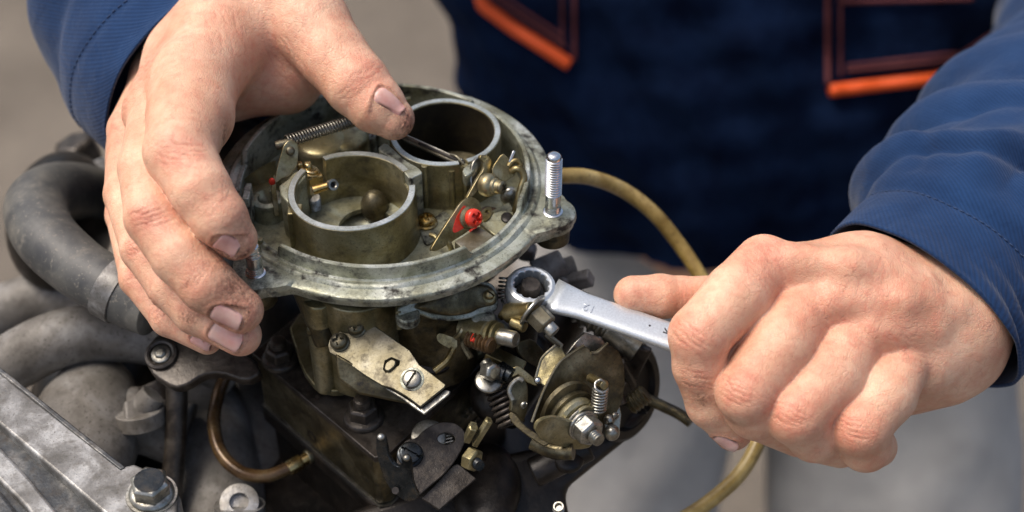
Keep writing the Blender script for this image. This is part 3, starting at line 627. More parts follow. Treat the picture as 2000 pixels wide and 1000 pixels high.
# black front bracket with hooked fork
br_ = thing('cable_bracket', 'black oily cable bracket with round hole, slotted bolt and two hook fingers', 'bracket', G(850, 900, -8))
c6 = lambda p: CR(p, 720, 770, 4.3464)
nk = Vector((.12, -.40, .90)).normalized(); ok = G(850, 890, -6.1)
bp = c6([(240, 470), (330, 380), (400, 375), (470, 300), (560, 250), (640, 230), (740, 245), (810, 300), (830, 375), (800, 450), (740, 560), (640, 680), (520, 780), (420, 870), (370, 760), (290, 700), (240, 600)])
hole = [PL(720 + (660 + 75 * math.cos(t)) / 4.3464, 770 + (375 + 48 * math.sin(t)) / 4.3464, ok, nk) for t in [TAU * k / 28 for k in range(28)]]
mb = MB(); mb.prism([PL(x, y, ok, nk) for x, y in chaikin(bp, 1)], nk, .16, [hole]); obj('bracket_plate', mb, M['black'], br_, bevel=.03)
bp = c6([(450, 880), (560, 770), (640, 680), (720, 600), (760, 590), (915, 715), (600, 980)])
mb = MB(); mb.prism([PL(x, y, ok - nk * .28, nk) for x, y in bp], nk, .16); obj('lower_tongue', mb, M['black'], br_, bevel=.03)
mb = MB(); mb.lathe([(.62, -.5), (.62, -.12), (.55, -.08)], PL(838, 850, ok, nk), nk, 40); mb.helix(PL(868, 856, ok, nk) - nk * .55, PL(868, 856, ok, nk) - nk * .2, .25, 4, .05); 
for k in range(4): mb.cyl(PL(858 + k * 2, 852 + k * 6, ok, nk) - nk * .2, PL(882 + k * 2, 846 + k * 6, ok, nk) - nk * .2, .035, n=8)
obj('spring_behind', mb, M['dullsteel'], br_)
q = PL(801, 888, ok, nk); mb = MB(); mb.lathe([(.47, 0), (.47, .06), (.4, .1)], q, nk, 32); mb.hexa(q + nk * .05, nk, .42, .18, .3); bb = obj('slotted_bolt', mb, M['bluesteel'], br_, bevel=.02)
mb = MB(); mb.head(q + nk * .2, nk, .37, .14, 'slot', 1.1, .25, w=.13, dp=.7); obj('slotted_head', mb, M['bluesteel'], bb)
# fork: bent sheet with two fingers
nf = Vector((-.35, -.85, .25)).normalized(); of = D(790, 940, 51.2)
fk = c6([(60, 385), (85, 350), (135, 365), (150, 430), (165, 520), (205, 590), (250, 620), (280, 590), (285, 540), (320, 520), (352, 560), (362, 660), (375, 770), (430, 880), (360, 910), (290, 900), (200, 830), (140, 740), (90, 600), (62, 480)])
mb = MB(); mb.prism([PL(x, y, of, nf) for x, y in chaikin(fk, 1)], nf, .17); obj('hook_fork', mb, M['bluesteel'], br_, bevel=.05)
for x, y in ((744, 853), (794, 894)):
    mb = MB(); mb.ball(PL(x, y, of, nf), .13, (1, 1, .8)); obj('worn_tip', mb, M['dullsteel'], br_)
mb = MB(); q = D(913, 893, 52.8); mb.hexa(q, Vector((.7, -.5, .1)), .42, .42, .2); obj('brass_nut', mb, M['olive'], br_, bevel=.03)
mb = MB(); mb.thread(q + Vector((.25, -.2, 0)), D(926, 906, 52.3) + Vector((.2, -.1, 0)), .2, .1, .03); obj('nut_stud', mb, M['bluesteel'], br_)
for a, b, r in (((912, 858), (925, 832), .2), ((926, 868), (956, 820), .17)):
    p0, p1 = D(*a, 53.4), D(*b, 52.9); mb = MB(); mb.box((p0 + p1) / 2, (p1 - p0).length, r * 2, r * 1.2, p1 - p0); mb.rcyl(p0.lerp(p1, .55), p1, r * .9, .05); obj('linkage_peg', mb, M['olive'], br_, bevel=.05)
mb = MB(); mb.cyl(D(772, 958, 51.8), D(772, 958, 51.3), .12); obj('pin', mb, M['black'], br_)

# ------------------------------------------------------------------ throttle linkage on the right
lk = thing('throttle_linkage', 'bronze coloured throttle quadrant with spring, nut and bent arms below the wrench', 'linkage', G(1130, 800, -8))
c7 = lambda p: CR(p, 920, 560, 2.9412)
nq = Vector((.42, -.72, .55)).normalized(); oq = D(1120, 740, 53.2)
qp = c7([(350, 778), (415, 605), (498, 450), (560, 395), (648, 338), (672, 350), (690, 378), (730, 370), (786, 322), (850, 370), (880, 450), (885, 560), (870, 660), (830, 740), (760, 800), (600, 800), (480, 790), (380, 790)])
mb = MB(); mb.prism([PL(x, y, oq, nq) for x, y in qp], nq, .18); obj('quadrant_plate', mb, M['darkolive'], lk, bevel=.03)
e = c7([(350, 778), (415, 605), (498, 450), (560, 395), (648, 338)])
mb = MB(); mb.tube([PL(x, y, oq + nq * -.02, nq) for x, y in e], .05, 8); mb.tube([PL(x, y, oq, nq) for x, y in c7([(690, 378), (712, 382), (735, 372), (786, 322)])], .05, 8); obj('worn_edge', mb, M['plate'], lk)
qb = c7([(540, 395), (600, 320), (655, 262), (740, 290), (780, 330), (700, 420), (600, 480)])
mb = MB(); mb.prism([PL(x, y, oq - nq * .55, nq) for x, y in qb], nq, .15); obj('rear_quadrant', mb, M['dullsteel'], lk, bevel=.03)
fb_ = c7([(372, 530), (385, 470), (410, 405), (485, 335), (520, 352), (548, 395), (480, 500), (430, 582)])
n8 = Vector((-.15, -.45, .88)).normalized()
mb = MB(); mb.prism([PL(x, y, oq + nq * .1, n8) for x, y in fb_], n8, .13); obj('folded_flap', mb, M['olive'], lk, bevel=.04)
mb = MB(); mb.tube([D(920 + x / 2.9412, 560 + y / 2.9412, 53) for x, y in ((372, 525), (388, 465), (412, 405), (486, 336))], .05, 8); mb.tube([D(920 + x / 2.9412, 560 + y / 2.9412, 53.4) for x, y in ((455, 285), (500, 318), (522, 335), (515, 352))], .06, 8, 1); obj('flap_rim', mb, M['plate'], lk)
mb = MB(); mb.ball(D(1050, 743, 52.9), .13); obj('worn_tip', mb, M['steel'], lk)
# collars, lower bracket, nut
axn = camv(.56, -.48, -.68).normalized(); cn = D(1140, 832, 52.6)
mb = MB(); mb.lathe([(1.12, -1.05), (1.12, -.95), (.95, -.93), (.95, -.6)], cn, axn, 48); mb.lathe([(.98, -.95), (.98, -.78), (.8, -.76)], cn + Vector((-.1, 0, .3)), axn, 48); obj('collar', mb, M['darkolive'], lk, smooth=35)
mb = MB(); mb.lathe([(.78, -.7), (.80, -.6), (.80, -.4), (.7, -.3)], cn, axn, 48); obj('inner_collar', mb, M['olive'], lk, smooth=35)
lb = c7([(368, 815), (385, 780), (420, 758), (480, 748), (560, 770), (600, 760), (625, 715), (670, 690), (715, 705), (735, 760), (725, 850), (690, 925), (620, 940), (540, 925), (450, 900), (400, 880)])
mb = MB(); mb.prism([PL(x, y, cn - axn * .12, axn) for x, y in chaikin(lb, 1)], axn, .16); obj('cam_plate', mb, M['olive'], lk, bevel=.04)
mb = MB(); mb.tube([PL(x, y, cn - axn * .14, axn) for x, y in c7([(368, 815), (385, 780), (420, 758), (480, 748), (560, 770), (600, 760), (625, 715), (670, 690), (715, 705)])], .055, 8); obj('cam_rim', mb, M['olive'], lk)
mb = MB(); mb.lathe([(.58, -.12), (.58, -.02), (.54, 0)], cn, axn, 40); mb.lathe([(.66, -.2), (.66, -.13)], cn, axn, 40); obj('washer', mb, M['dullsteel'], lk, bevel=.02)
mb = MB(); mb.hexa(cn, axn, .52, .55, .4, .08); mb.lathe([(.5, 0), (.52, .05)], cn, axn, 30); ht = obj('hex_nut', mb, M['dullsteel'], lk, bevel=.03)
axs = (D(1165, 858, 51.6) - cn).normalized()
mb = MB(); mb.thread(cn + axn * .45, cn + axn * .85, .25, .1, .03); mb.lathe([(.22, 0), (.22, .05), (.17, .07)], cn + axn * .85, axn, 24); obj('stud_end', mb, M['dullsteel'], ht, smooth=40)
# spring and pin
a, b = D(1152, 737, 53.2), D(1180, 752, 52.4)
mb = MB(); mb.rcyl(a, b, .16, .04); mb.rcyl(b - (b - a).normalized() * .12, b + (b - a).normalized() * .05, .17, .05); obj('spring_pin', mb, M['gold'], lk)
mb = MB(); mb.helix(D(1173, 757, 52.5), D(1168, 802, 52.9), .24, 8, .05, 8, 18); mb.tube([D(1178, 768, 52.2), D(1164, 760, 52.2), D(1163, 748, 52.3), D(1173, 742, 52.3), D(1182, 748, 52.4)], .05, 8); obj('coil_spring', mb, M['dullsteel'], lk, smooth=180)
# arm
arm = c7([(212, 735), (225, 715), (260, 735), (300, 790), (360, 835), (440, 875), (470, 870), (478, 885), (420, 918), (395, 905), (300, 840), (235, 785)])
na = Vector((-.2, -.6, .75)).normalized()
mb = MB(); mb.prism([PL(x, y, D(1035, 850, 52.6), na) for x, y in chaikin(arm, 1)], na, .18); obj('bent_arm', mb, M['darkolive'], lk, bevel=.05)
mb = MB(); mb.prism([PL(x, y, D(1010, 790, 53.0), nq) for x, y in chaikin(c7([(212, 600), (235, 555), (275, 520), (310, 530), (330, 570), (330, 700), (300, 790), (262, 735), (225, 720), (235, 660)]), 1)], nq, .2); obj('arm_link', mb, M['darkolive'], lk, bevel=.06)
mb = MB(); mb.tube([D(920 + x / 2.9412, 560 + y / 2.9412, 52.9) for x, y in ((240, 650), (220, 600), (238, 558), (275, 530), (300, 540))], .09, 10); obj('link_rim', mb, M['dullsteel'], lk)
mb = MB(); mb.cyl(D(1000, 735, 53.6), D(975, 720, 53.8), .28, .3); mb.lathe([(.3, 0), (.36, .1), (.3, .3)], D(975, 728, 53.7), Vector((.8, -.5, .1))); obj('dark_collar', mb, M['bluesteel'], lk)
mb = MB(); mb.lathe([(.5, -.1), (.5, 0), (.4, .05)], D(955, 742, 53.6), Vector((.1, -.3, 1)), 32); mb.hexa(D(950, 722, 53.5), Vector((.3, -.35, .2)), .34, .5); mb.rcyl(D(946, 705, 53.6), D(966, 735, 53.3), .22, .06); obj('ball_joint', mb, M['dullsteel'], lk, bevel=.04)
mb = MB(); mb.prism([D(x, y, 53.6) for x, y in ((992, 722), (1010, 714), (1016, 716), (1045, 740), (1050, 755), (1030, 748), (1012, 732), (1000, 738))], (CP - D(1010, 730, 53)), .2); mb.box(D(985, 708, 54.2), 1.4, .6, .5, (1, -.4, -.3)); obj('yellow_clip', mb, M['gold'], lk, bevel=.03)
mb = MB(); mb.helix(D(968, 745, 54.2), D(1000, 830, 54.0), .45, 8, .07, 8, 16); obj('dark_spring', mb, M['black'], lk, smooth=180)
mb = MB(); mb.ball(D(1195, 845, 53.4), .28, (1, 1, 1.1)); mb.ball(D(1190, 820, 53.6), .2); obj('shaft_ball', mb, M['dullsteel'], lk)
mb = MB(); mb.tube([D(1040, 862, 53.4), D(1080, 880, 53.2), D(1120, 882, 53.0)], .3, 14); obj('shaft_below', mb, M['darkolive'], lk)
mb = MB(); mb.cyl(D(955, 800, 57.8), D(1090, 610, 59.5), 1.25, n=30); mb.ball(D(1030, 700, 57.2), .9, (1.2, 1, 1)); mb.ball(D(960, 770, 56.5), .8, (1.5, 1, 1)); obj('side_casting', mb, M['blackest'], eng, bevel=.1)
for nm, pts, dep, mt in (('link_strap', [(1062, 655), (1072, 650), (1092, 664), (1098, 676), (1104, 690), (1095, 692), (1086, 676)], 53.6, 'plate'), ('dark_lever', [(1010, 668), (1040, 660), (1066, 690), (1058, 722), (1030, 706), (1012, 690)], 54.6, 'darkolive'), ('stop_plate', [(1060, 880), (1075, 850), (1110, 862), (1120, 890), (1090, 900)], 53.5, 'darkolive'), ('side_lever', [(1180, 790), (1196, 770), (1215, 800), (1210, 850), (1192, 862), (1180, 830)], 54.0, 'dullsteel')):
    mb = MB(); mb.prism([D(x, y, dep) for x, y in chaikin(pts, 1)], nq, .15) if False else mb.prism([PL(x, y, D(*pts[0], dep), nq) for x, y in chaikin(pts, 1)], nq, .15); obj(nm, mb, M[mt], lk, bevel=.03)
for x, y, dep, r in ((1142, 792, 52.9, .12), (1200, 812, 53.6, .15), (1022, 790, 52.8, .13), (1075, 840, 52.8, .11)):
    mb = MB(); q = D(x, y, dep); mb.head(q, axn, r, r * .8, 'slot', .7); obj('small_rivet', mb, M['dullsteel'], lk)
# upper nut with big washer
axu = camv(.68, -.70, -.22).normalized(); cu = D(1040, 606, 52.9)
up = thing('adjuster_nut', 'bright hex nut and wide dark washer on a stud just under the wrench ring', 'nut', G(1055, 625, -2.5))
mb = MB(); mb.lathe([(.27, -.05), (.27, .06), (.62, .06), (.65, .02), (.65, -.03), (.62, -.07)], cu, camv(.76, -.62, -.20), 44, loop=True); obj('wide_washer', mb, M['dullsteel'], up, bevel=.02)
mb = MB(); mb.hexa(cu + axu * .1, axu, .42, .68, .3, .07); obj('hex_body', mb, M['plate'], up, bevel=.03)
mb = MB(); mb.rcyl(cu + axu * .7, cu + axu * 1.12, .25, .06); obj('stud_end', mb, M['dullsteel'], up)
mb = MB(); mb.cyl(D(992, 612, 53.6), cu, .36, .30); mb.lathe([(.42, -.1), (.42, .1)], D(992, 606, 53.8), axu); mb.cyl(D(1000, 628, 53.3), D(1025, 640, 53.0), .2); obj('sleeve', mb, M['gold'], up, bevel=.04)
mb = MB(); mb.helix(D(985, 540, 54.2), D(982, 585, 54.4), .17, 6, .035); mb.tube([D(980, 585, 54.4), D(985, 600, 54.3), D(978, 615, 54.3)], .05, 8); obj('thin_spring', mb, M['dullsteel'], up)

# drum, rear parts, hoses
drum = thing('vacuum_drum', 'dark round drum behind the throttle quadrant, out of focus', 'drum', G(1240, 780, -9))
axd = Vector((.72, -.6, .35)).normalized(); cd = D(1228, 765, 57.5)
mb = MB(); mb.lathe([(1.9, -1.2), (1.95, -.1), (1.8, .05), (1.5, .08), (1.4, -.15), (.6, -.2), (.5, .1), (.2, .1)], cd, axd, 56); obj('drum_body', mb, M['blackest'], drum, smooth=35)
mb = MB(); mb.thread(D(1228, 793, 56.4), D(1262, 768, 56.2), .38, .16, .06); obj('drum_bolt', mb, M['darkolive'], drum)
mb = MB(); mb.box(D(1235, 700, 57), 1.0, .3, 1.5, (1, -.3, -.3)); mb.box(D(1225, 730, 56.6), .25, .3, 1.4, (1, .1, .4)); mb.cyl(D(1205, 755, 56), D(1215, 790, 56), .2); obj('drum_rib', mb, M['black'], drum, bevel=.06)
mb = MB(); mb.tube([D(1262, 778, 58.2), D(1300, 796, 58), D(1325, 808, 57.8), D(1350, 825, 57.6)], .22, 12); obj('drum_pipe', mb, M['darkolive'], drum)
sn = thing('solenoid', 'blurred beige threaded solenoid sticking out behind the ring spanner', 'solenoid', G(1100, 540, -4))
mb = MB(); a, b = D(1125, 600, 57.5), D(1215, 660, 57.0); mb.thread(a, b, .55, .3, .12); mb.cyl(D(1195, 640, 57), D(1250, 680, 56.8), .6); obj('ribbed_sleeve', mb, M['dullsteel'], sn)
mb = MB(); mb.cyl(D(1050, 545, 58.5), D(1105, 515, 58.5), .75, .62); mb.cyl(D(1095, 530, 58.5), D(1125, 520, 58.5), .45); mb.box(D(1130, 548, 58), 1.1, .5, .6, (1, -.2, .5)); mb.cyl(D(1025, 500, 58.5), D(1030, 480, 58.8), .4)
obj('solenoid_body', mb, M['manifold'], sn, bevel=.08)
mb = MB(); mb.ball(D(1100, 552, 57.8), .22); mb.box(D(1150, 600, 58), 1.4, .5, .9, (1, -.3, -.4)); obj('rear_lug', mb, M['manifold'], sn, bevel=.1)

def hose(name, lbl, pts, r, mat='hose', cat='hose'):
    mb = MB(); mb.tube(pts, r, 20, 10); o = obj(name, mb, M[mat], base=pts[0] - Z * r, smooth=180); return tag(o, lbl, cat)
hose('fuel_hose', 'yellow translucent fuel hose curving from behind the stud down past the fist', [D(1030, 350, 58.5), D(1090, 344, 59), D(1150, 346, 60), D(1215, 370, 61), D(1275, 415, 61.5), D(1325, 475, 62), D(1362, 530, 62), D(1410, 610, 62), D(1460, 700, 62), D(1488, 780, 61.5), D(1484, 850, 61), D(1455, 912, 60.5), D(1410, 960, 60), D(1340, 1010, 59.5), D(1240, 1060, 59)], .30)

# ------------------------------------------------------------------ lower left engine
def D3(l): return [D(*p) for p in l]
t = thing('coolant_hose', 'thick dusty grey rubber hose bent like a C left of the hand', 'hose', D(40, 560, 58) - Z * 1)
mb = MB(); mb.tube(D3([(300, 606, 55.8), (262, 588, 56), (215, 560, 56.2), (150, 520, 57), (88, 460, 58), (72, 405, 60), (105, 378, 62), (160, 375, 64.5), (225, 395, 66), (300, 430, 67)]), 1.2, 40, 12, rr=[1.0, 1.03, 1.08, 1.14, 1.2, 1.25, 1.25, 1.2, 1.15, 1.1]); obj('hose_wall', mb, M['rubber'], t, smooth=180)
a, b = D(209, 557, 56.2), D(238, 573, 56.1)
cl = thing('hose_clamp', 'shiny metal clamp band round the grey hose beside the little finger', 'clamp', b)
mb = MB(); mb.lathe([(1.13, 0), (1.19, .03), (1.19, (b - a).length + .1), (1.13, (b - a).length + .13), (1.05, .1)], a, b - a, 64, loop=True); obj('band', mb, M['aluclean'], cl, smooth=40)
mb = MB(); mb.lathe([(1.09, 0), (1.14, .03), (1.14, .9), (1.09, .93)], b, (D(300, 600, 56) - b), 48); obj('hose_lip', mb, M['rubber'], t, smooth=40)
t = thing('pipe_cap', 'blurred black hexagonal cap on grey pipe at the far left behind the cuff', 'cap', D(160, 360, 70))
mb = MB(); mb.hexa(D(165, 320, 70), Vector((-.3, .1, 1)), 1.05, 1.3, .3, .2); mb.cyl(D(175, 350, 70), D(165, 315, 70), .85); obj('hex_cap', mb, M['black'], t, bevel=.1)
mb = MB(); mb.cyl(D(250, 430, 69), D(185, 330, 69.5), 1.0); obj('grey_pipe', mb, M['alu'], t, bevel=.1)
for nm, lb, pts, r, mt in (
    ('manifold_pipe', 'thick dirty beige pipe lying under the grey rubber hose', [(-70, 770, 60), (20, 710, 60), (110, 665, 60), (210, 650, 60.5), (330, 665, 61), (460, 720, 62)], 1.15, 'manifold'),
    ('far_pipe', 'bluish grey blurred pipe at the left edge above the beige pipe', [(-60, 640, 66), (30, 600, 66), (110, 580, 66), (200, 600, 66)], 1.2, 'manifold')):
    mb = MB(); mb.tube(D3(pts), r, 36, 10); tag(obj(nm, mb, M[mt], base=D(*pts[2]) - Z * r, smooth=180), lb, 'pipe')
mb = MB(); mb.ball(D(160, 860, 59), 2.2, (1.9, 1, .9), n=36); mb.tube(D3([(60, 930, 60), (150, 850, 60), (260, 820, 60), (360, 850, 60)]), 1.3, 30); obj('manifold_runner', mb, M['manifold'], eng, smooth=180)
mb = MB(); mb.tube(D3([(400, 740, 65), (420, 820, 63), (420, 900, 61.5), (430, 1010, 60.5), (440, 1090, 60)]), 1.9, 36, rr=[1.2, 1.4, 1.7, 2.0, 2.1]); obj('manifold_runner', mb, M['manifold'], eng, smooth=180)
mb = MB(); mb.tube(D3([(480, 760, 65), (490, 830, 64), (510, 900, 63), (520, 1000, 62)]), 1.4, 30); obj('manifold_runner', mb, M['manifold'], eng, smooth=180)
mb = MB(); mb.lathe([(.72, 0), (.75, .1), (.72, .3), (.4, .34), (.36, .34), (.36, .1)], D(468, 985, 57.5), Vector((.1, -.4, .9)), 40); mb.cyl(D(470, 1060, 58), D(468, 985, 57.6), .95); obj('round_boss', mb, M['alu'], eng, smooth=35)
mb = MB(); mb.hexa(D(275, 812, 58.5), Vector((.3, -.3, .9)), .75, .6, .2); mb.cyl(D(278, 830, 58.6), D(272, 800, 58.4), .95, n=30); mb.cyl(D(275, 800, 58.4), D(300, 770, 58.3), .5); obj('brown_fitting', mb, M['manifold'], eng, bevel=.08)
mb = MB(); mb.tube(D3([(345, 700, 58.5), (345, 800, 58.5), (340, 900, 58.5), (325, 1060, 58.5)]), .42, 20); obj('dark_rod', mb, M['black'], eng, smooth=180)
mb = MB(); mb.box((-5, -1, -17), 22, 18, 10); obj('engine_block', mb, M['blackest'], eng, bevel=1.0)
mb = MB(); mb.ball(D(190, 730, 64), 2.4, (2, 1, .8)); mb.ball(D(120, 430, 66), 2.2, (1.6, 1, 1.2)); mb.ball(D(520, 590, 66), 2.6, (1.6, 1.2, 1)); mb.ball(D(430, 330, 64), 2.6, (1.2, 1, 1)); mb.ball(D(455, 310, 62), 1.7); obj('dark_casting', mb, M['blackest'], eng, smooth=180)
mb = MB(); mb.tube(D3([(230, 750, 60), (200, 790, 60), (160, 800, 60.5)]), .5, 14); mb.cyl(D(300, 745, 60), D(320, 790, 60), .7); mb.ball(D(205, 745, 61), .9); obj('dark_fitting', mb, M['black'], eng, bevel=.1)
# dark casting on the lower right, below the linkage
mb = MB(); prof = [(640, 1010), (800, 960), (930, 900), (1060, 870), (1230, 800), (1275, 800), (1235, 850), (1105, 955), (1115, 1010), (1120, 1080), (540, 1080)]
nn = Vector((.12, -.55, .83)).normalized(); oo = D(950, 960, 56.6)
mb.prism([PL(x, y, oo, nn) for x, y in prof], nn, 4); obj('lower_casting', mb, M['blackest'], eng, bevel=.4, seg=3)
mb = MB(); mb.ball(D(1110, 890, 54.8), .6, (1.3, 1, .6)); mb.ball(D(950, 950, 56.4), 1.3, (1.6, 1, .5)); mb.cyl(D(1040, 925, 55), D(1150, 870, 55), .55); obj('casting_bulge', mb, M['blackest'], eng, bevel=.1, smooth=60)
mb = MB(); q = D(1091, 992, 53.5); mb.lathe([(.11, -1.2), (.11, .12), (.13, .15), (.18, .15), (.2, .1), (.17, .02), (.22, -.02), (.17, -.1), (.17, -1.2)], q, Vector((-.1, -.3, 1)), 28, loop=True); mb.lathe([(.1, 0), (.1, .02)], q, Vector((-.1, -.3, 1))); obj('nipple_tube', mb, M['dullsteel'], eng, smooth=40)
# black arm with pale bolt
no_ = Vector((-.1, -.35, .93)).normalized(); oo = D(320, 695, 56.6)
ap = [(283, 680), (305, 655), (322, 640), (360, 655), (420, 668), (470, 690), (500, 705), (510, 730), (480, 745), (430, 728), (395, 732), (365, 752), (340, 758), (300, 735), (285, 710)]
mb = MB(); mb.prism([PL(x, y, oo, no_) for x, y in chaikin(ap, 1)], no_, .55); am = obj('black_arm', mb, M['black'], eng, bevel=.12, seg=3)
q = PL(316, 694, oo, no_); mb = MB(); mb.lathe([(.62, 0), (.6, .16), (.5, .2), (.42, .16), (.42, -.05)], q, no_, 40); obj('arm_eye', mb, M['black'], am, smooth=40)
mb = MB(); mb.lathe([(.38, 0), (.38, .14), (.3, .18)], q, no_, 32); mb.hexa(q + no_ * .1, no_, .24, .18, .4); obj('pale_bolt', mb, M['dullsteel'], am, bevel=.03)
mb = MB(); mb.cyl(q - no_ * 1.2, q - no_ * .3, .5, .58); obj('arm_post', mb, M['alu'], am, bevel=.06)
# valve cover beams
vc = thing('valve_cover', 'scuffed aluminium and grey valve cover running across the bottom left corner', 'engine cover', G(150, 980, -8))
def beam(name, px, z, th, mat, bev=.1):
    mb = MB(); mb.prism([G(x, y, z) for x, y in px], Z, th); return obj(name, mb, M[mat], vc, bevel=bev, seg=3)
beam('cover_flange', [(-80, 665), (0, 726), (120, 822), (235, 912), (262, 905), (330, 935), (348, 965), (345, 1010), (300, 1060), (215, 1012), (120, 930), (0, 828), (-80, 768)], -4.6, .8, 'aluclean')
beam('grey_edge', [(-80, 655), (0, 716), (60, 764), (150, 836), (246, 912), (235, 917), (140, 842), (50, 768), (0, 729), (-80, 668)], -4.55, 1.0, 'cover', .05)
beam('cover_step', [(-80, 760), (0, 824), (110, 918), (220, 1010), (300, 1075), (60, 1100), (-80, 1100)], -5.05, 1.0, 'cover', .14)
beam('raised_ridge', [(-80, 800), (0, 872), (60, 935), (120, 1010), (150, 1060), (100, 1060), (50, 990), (0, 940), (-80, 850)], -4.80, .5, 'aluclean', .12)
beam('cover_panel', [(-80, 870), (0, 955), (60, 1030), (100, 1090), (-80, 1100)], -4.7, .6, 'cover', .15)
beam('cover_end', [(330, 935), (352, 970), (345, 1060), (240, 1060), (250, 1000), (300, 985)], -4.75, 2.0, 'alu', .1)
q = G(297, 968, -4.6); nv = Vector((.05, -.05, 1)).normalized(); bolt = thing('flange_bolt', 'grey hex flange bolt with washer at the end of the valve cover', 'bolt', q)
mb = MB(); mb.lathe([(.40, -.02), (.84, -.02), (.86, .04), (.84, .10), (.40, .12)], q, nv, 48, loop=True); obj('washer', mb, M['dullsteel'], bolt, smooth=40)
mb = MB(); mb.lathe([(.74, .10), (.76, .16), (.68, .26), (.6, .3)], q, nv, 48); mb.hexa(q + nv * .26, nv, .66, .58, .35, .09); obj('hex_head', mb, M['dullsteel'], bolt, bevel=.03)
mb = MB(); mb.lathe([(.50, .0), (.49, .012)], q + nv * .84, nv, 40); obj('head_face', mb, M['bluesteel'], bolt)

# ------------------------------------------------------------------ the wrench
wr = thing('combination_wrench', 'satin chrome ring spanner held in the fist, its ring over a dark bolt', 'wrench', D(1200, 640, 53) - Z * .4)
cw = D(1038, 554, 53.6); nw = Vector((.02, -.12, .975)).normalized()
w2 = D(1320, 652, 52.7)
dirw = (w2 - cw).normalized(); nw = (nw - dirw * nw.dot(dirw)).normalized(); sw = nw.cross(dirw).normalized()
mb = MB(); rings = []; n = 96; Ro, Ri = .89, .64
for k in range(n):
    t = TAU * k / n; c_, s_ = math.cos(t), math.sin(t); st = Ri * (1.0 - .055 * (1 - abs(math.cos(6 * t)) ** .7) * 2)
    d = dirw * c_ + sw * s_
    prof = [(st, .40 - .75), (st, .38), (st + .03, .41), (Ro - .16, .42), (Ro - .05, .36), (Ro, .25), (Ro, -.05), (Ro - .04, -.3), (Ro - .15, -.35)]
    rings.append([cw + d * r + nw * (h - .42) for r, h in prof])
mb.loft(rings, loop=True); obj('ring_end', mb, M['wrench'], wr, smooth=28)
mb = MB(); rings = []
for i in range(24):
    f = i / 23; L = .78 + f * ((w2 - cw).length + 4.5 - .78)
    wd = .62 + .0 * f + .33 * math.exp(-((f) / .07) ** 2) ; wd = .56 if f > .12 else .56 + .2 * (1 - f / .12)
    th = .20 + .0 * f; dz_ = -.25 - .0 * f
    c_ = cw + dirw * L + nw * dz_
    ring = []
    for k in range(32):
        t = TAU * k / 32; x = math.copysign(abs(math.cos(t)) ** .55, math.cos(t)) * wd; y = math.copysign(abs(math.sin(t)) ** .75, math.sin(t)) * th
        ring.append(c_ + sw * x + nw * y)
    rings.append(ring)
mb.loft(rings); obj('shank', mb, M['wrench'], wr, smooth=180)
def text(s, o, xd, n, size, mat, name, parent, ext=.012):
    cu_ = bpy.data.curves.new(name, 'FONT'); cu_.body = s; cu_.size = size; cu_.extrude = ext; cu_.align_x = 'CENTER'; cu_.align_y = 'CENTER'; cu_.offset = .005
    to = bpy.data.objects.new(name, cu_); me = to.to_mesh(); bm = bmesh.new(); bm.from_mesh(me); to.to_mesh_clear()
    xd = xd.normalized(); n = n.normalized(); yd = n.cross(xd)
    for v in bm.verts: v.co = o + xd * v.co.x + yd * v.co.y + n * v.co.z
    bpy.data.objects.remove(to); bpy.data.curves.remove(cu_)
    m = MB(); m.bm.free(); m.bm = bm; return obj(name, m, mat, parent, smooth=0)
os_ = cw - nw * .05
text('12', PL(1150, 601, os_, nw), -dirw, nw, .46, M['wrench'], 'size_marking', wr, .03)
text('K', PL(1306, 648, os_, nw), sw, nw, .45, M['mark'], 'etched_mark', wr, .01)
mb = MB(); mb.lathe([(.045, -.05), (.04, .012)], PL(1269, 636, os_, nw), nw, 12); obj('dark_spot', mb, M['mark'], wr)
bt = thing('dark_bolt', 'black round bolt end inside the wrench ring', 'bolt', cw - nw * 1.2)
mb = MB(); mb.lathe([(.36, -1.4), (.36, -.06), (.31, 0)], cw + nw * .0 + Vector((-.02, 0, 0)), nw, 32); obj('bolt_end', mb, M['black'], bt, smooth=40)
mb = MB(); mb.hexa(cw - nw * 1.0, nw, .6, .6, .2); obj('bolt_hex', mb, M['blackest'], bt, bevel=.03)
mb = MB(); mb.cyl(cw - nw * 3.5, cw - nw * .9, .5); obj('bolt_column', mb, M['blackest'], bt)

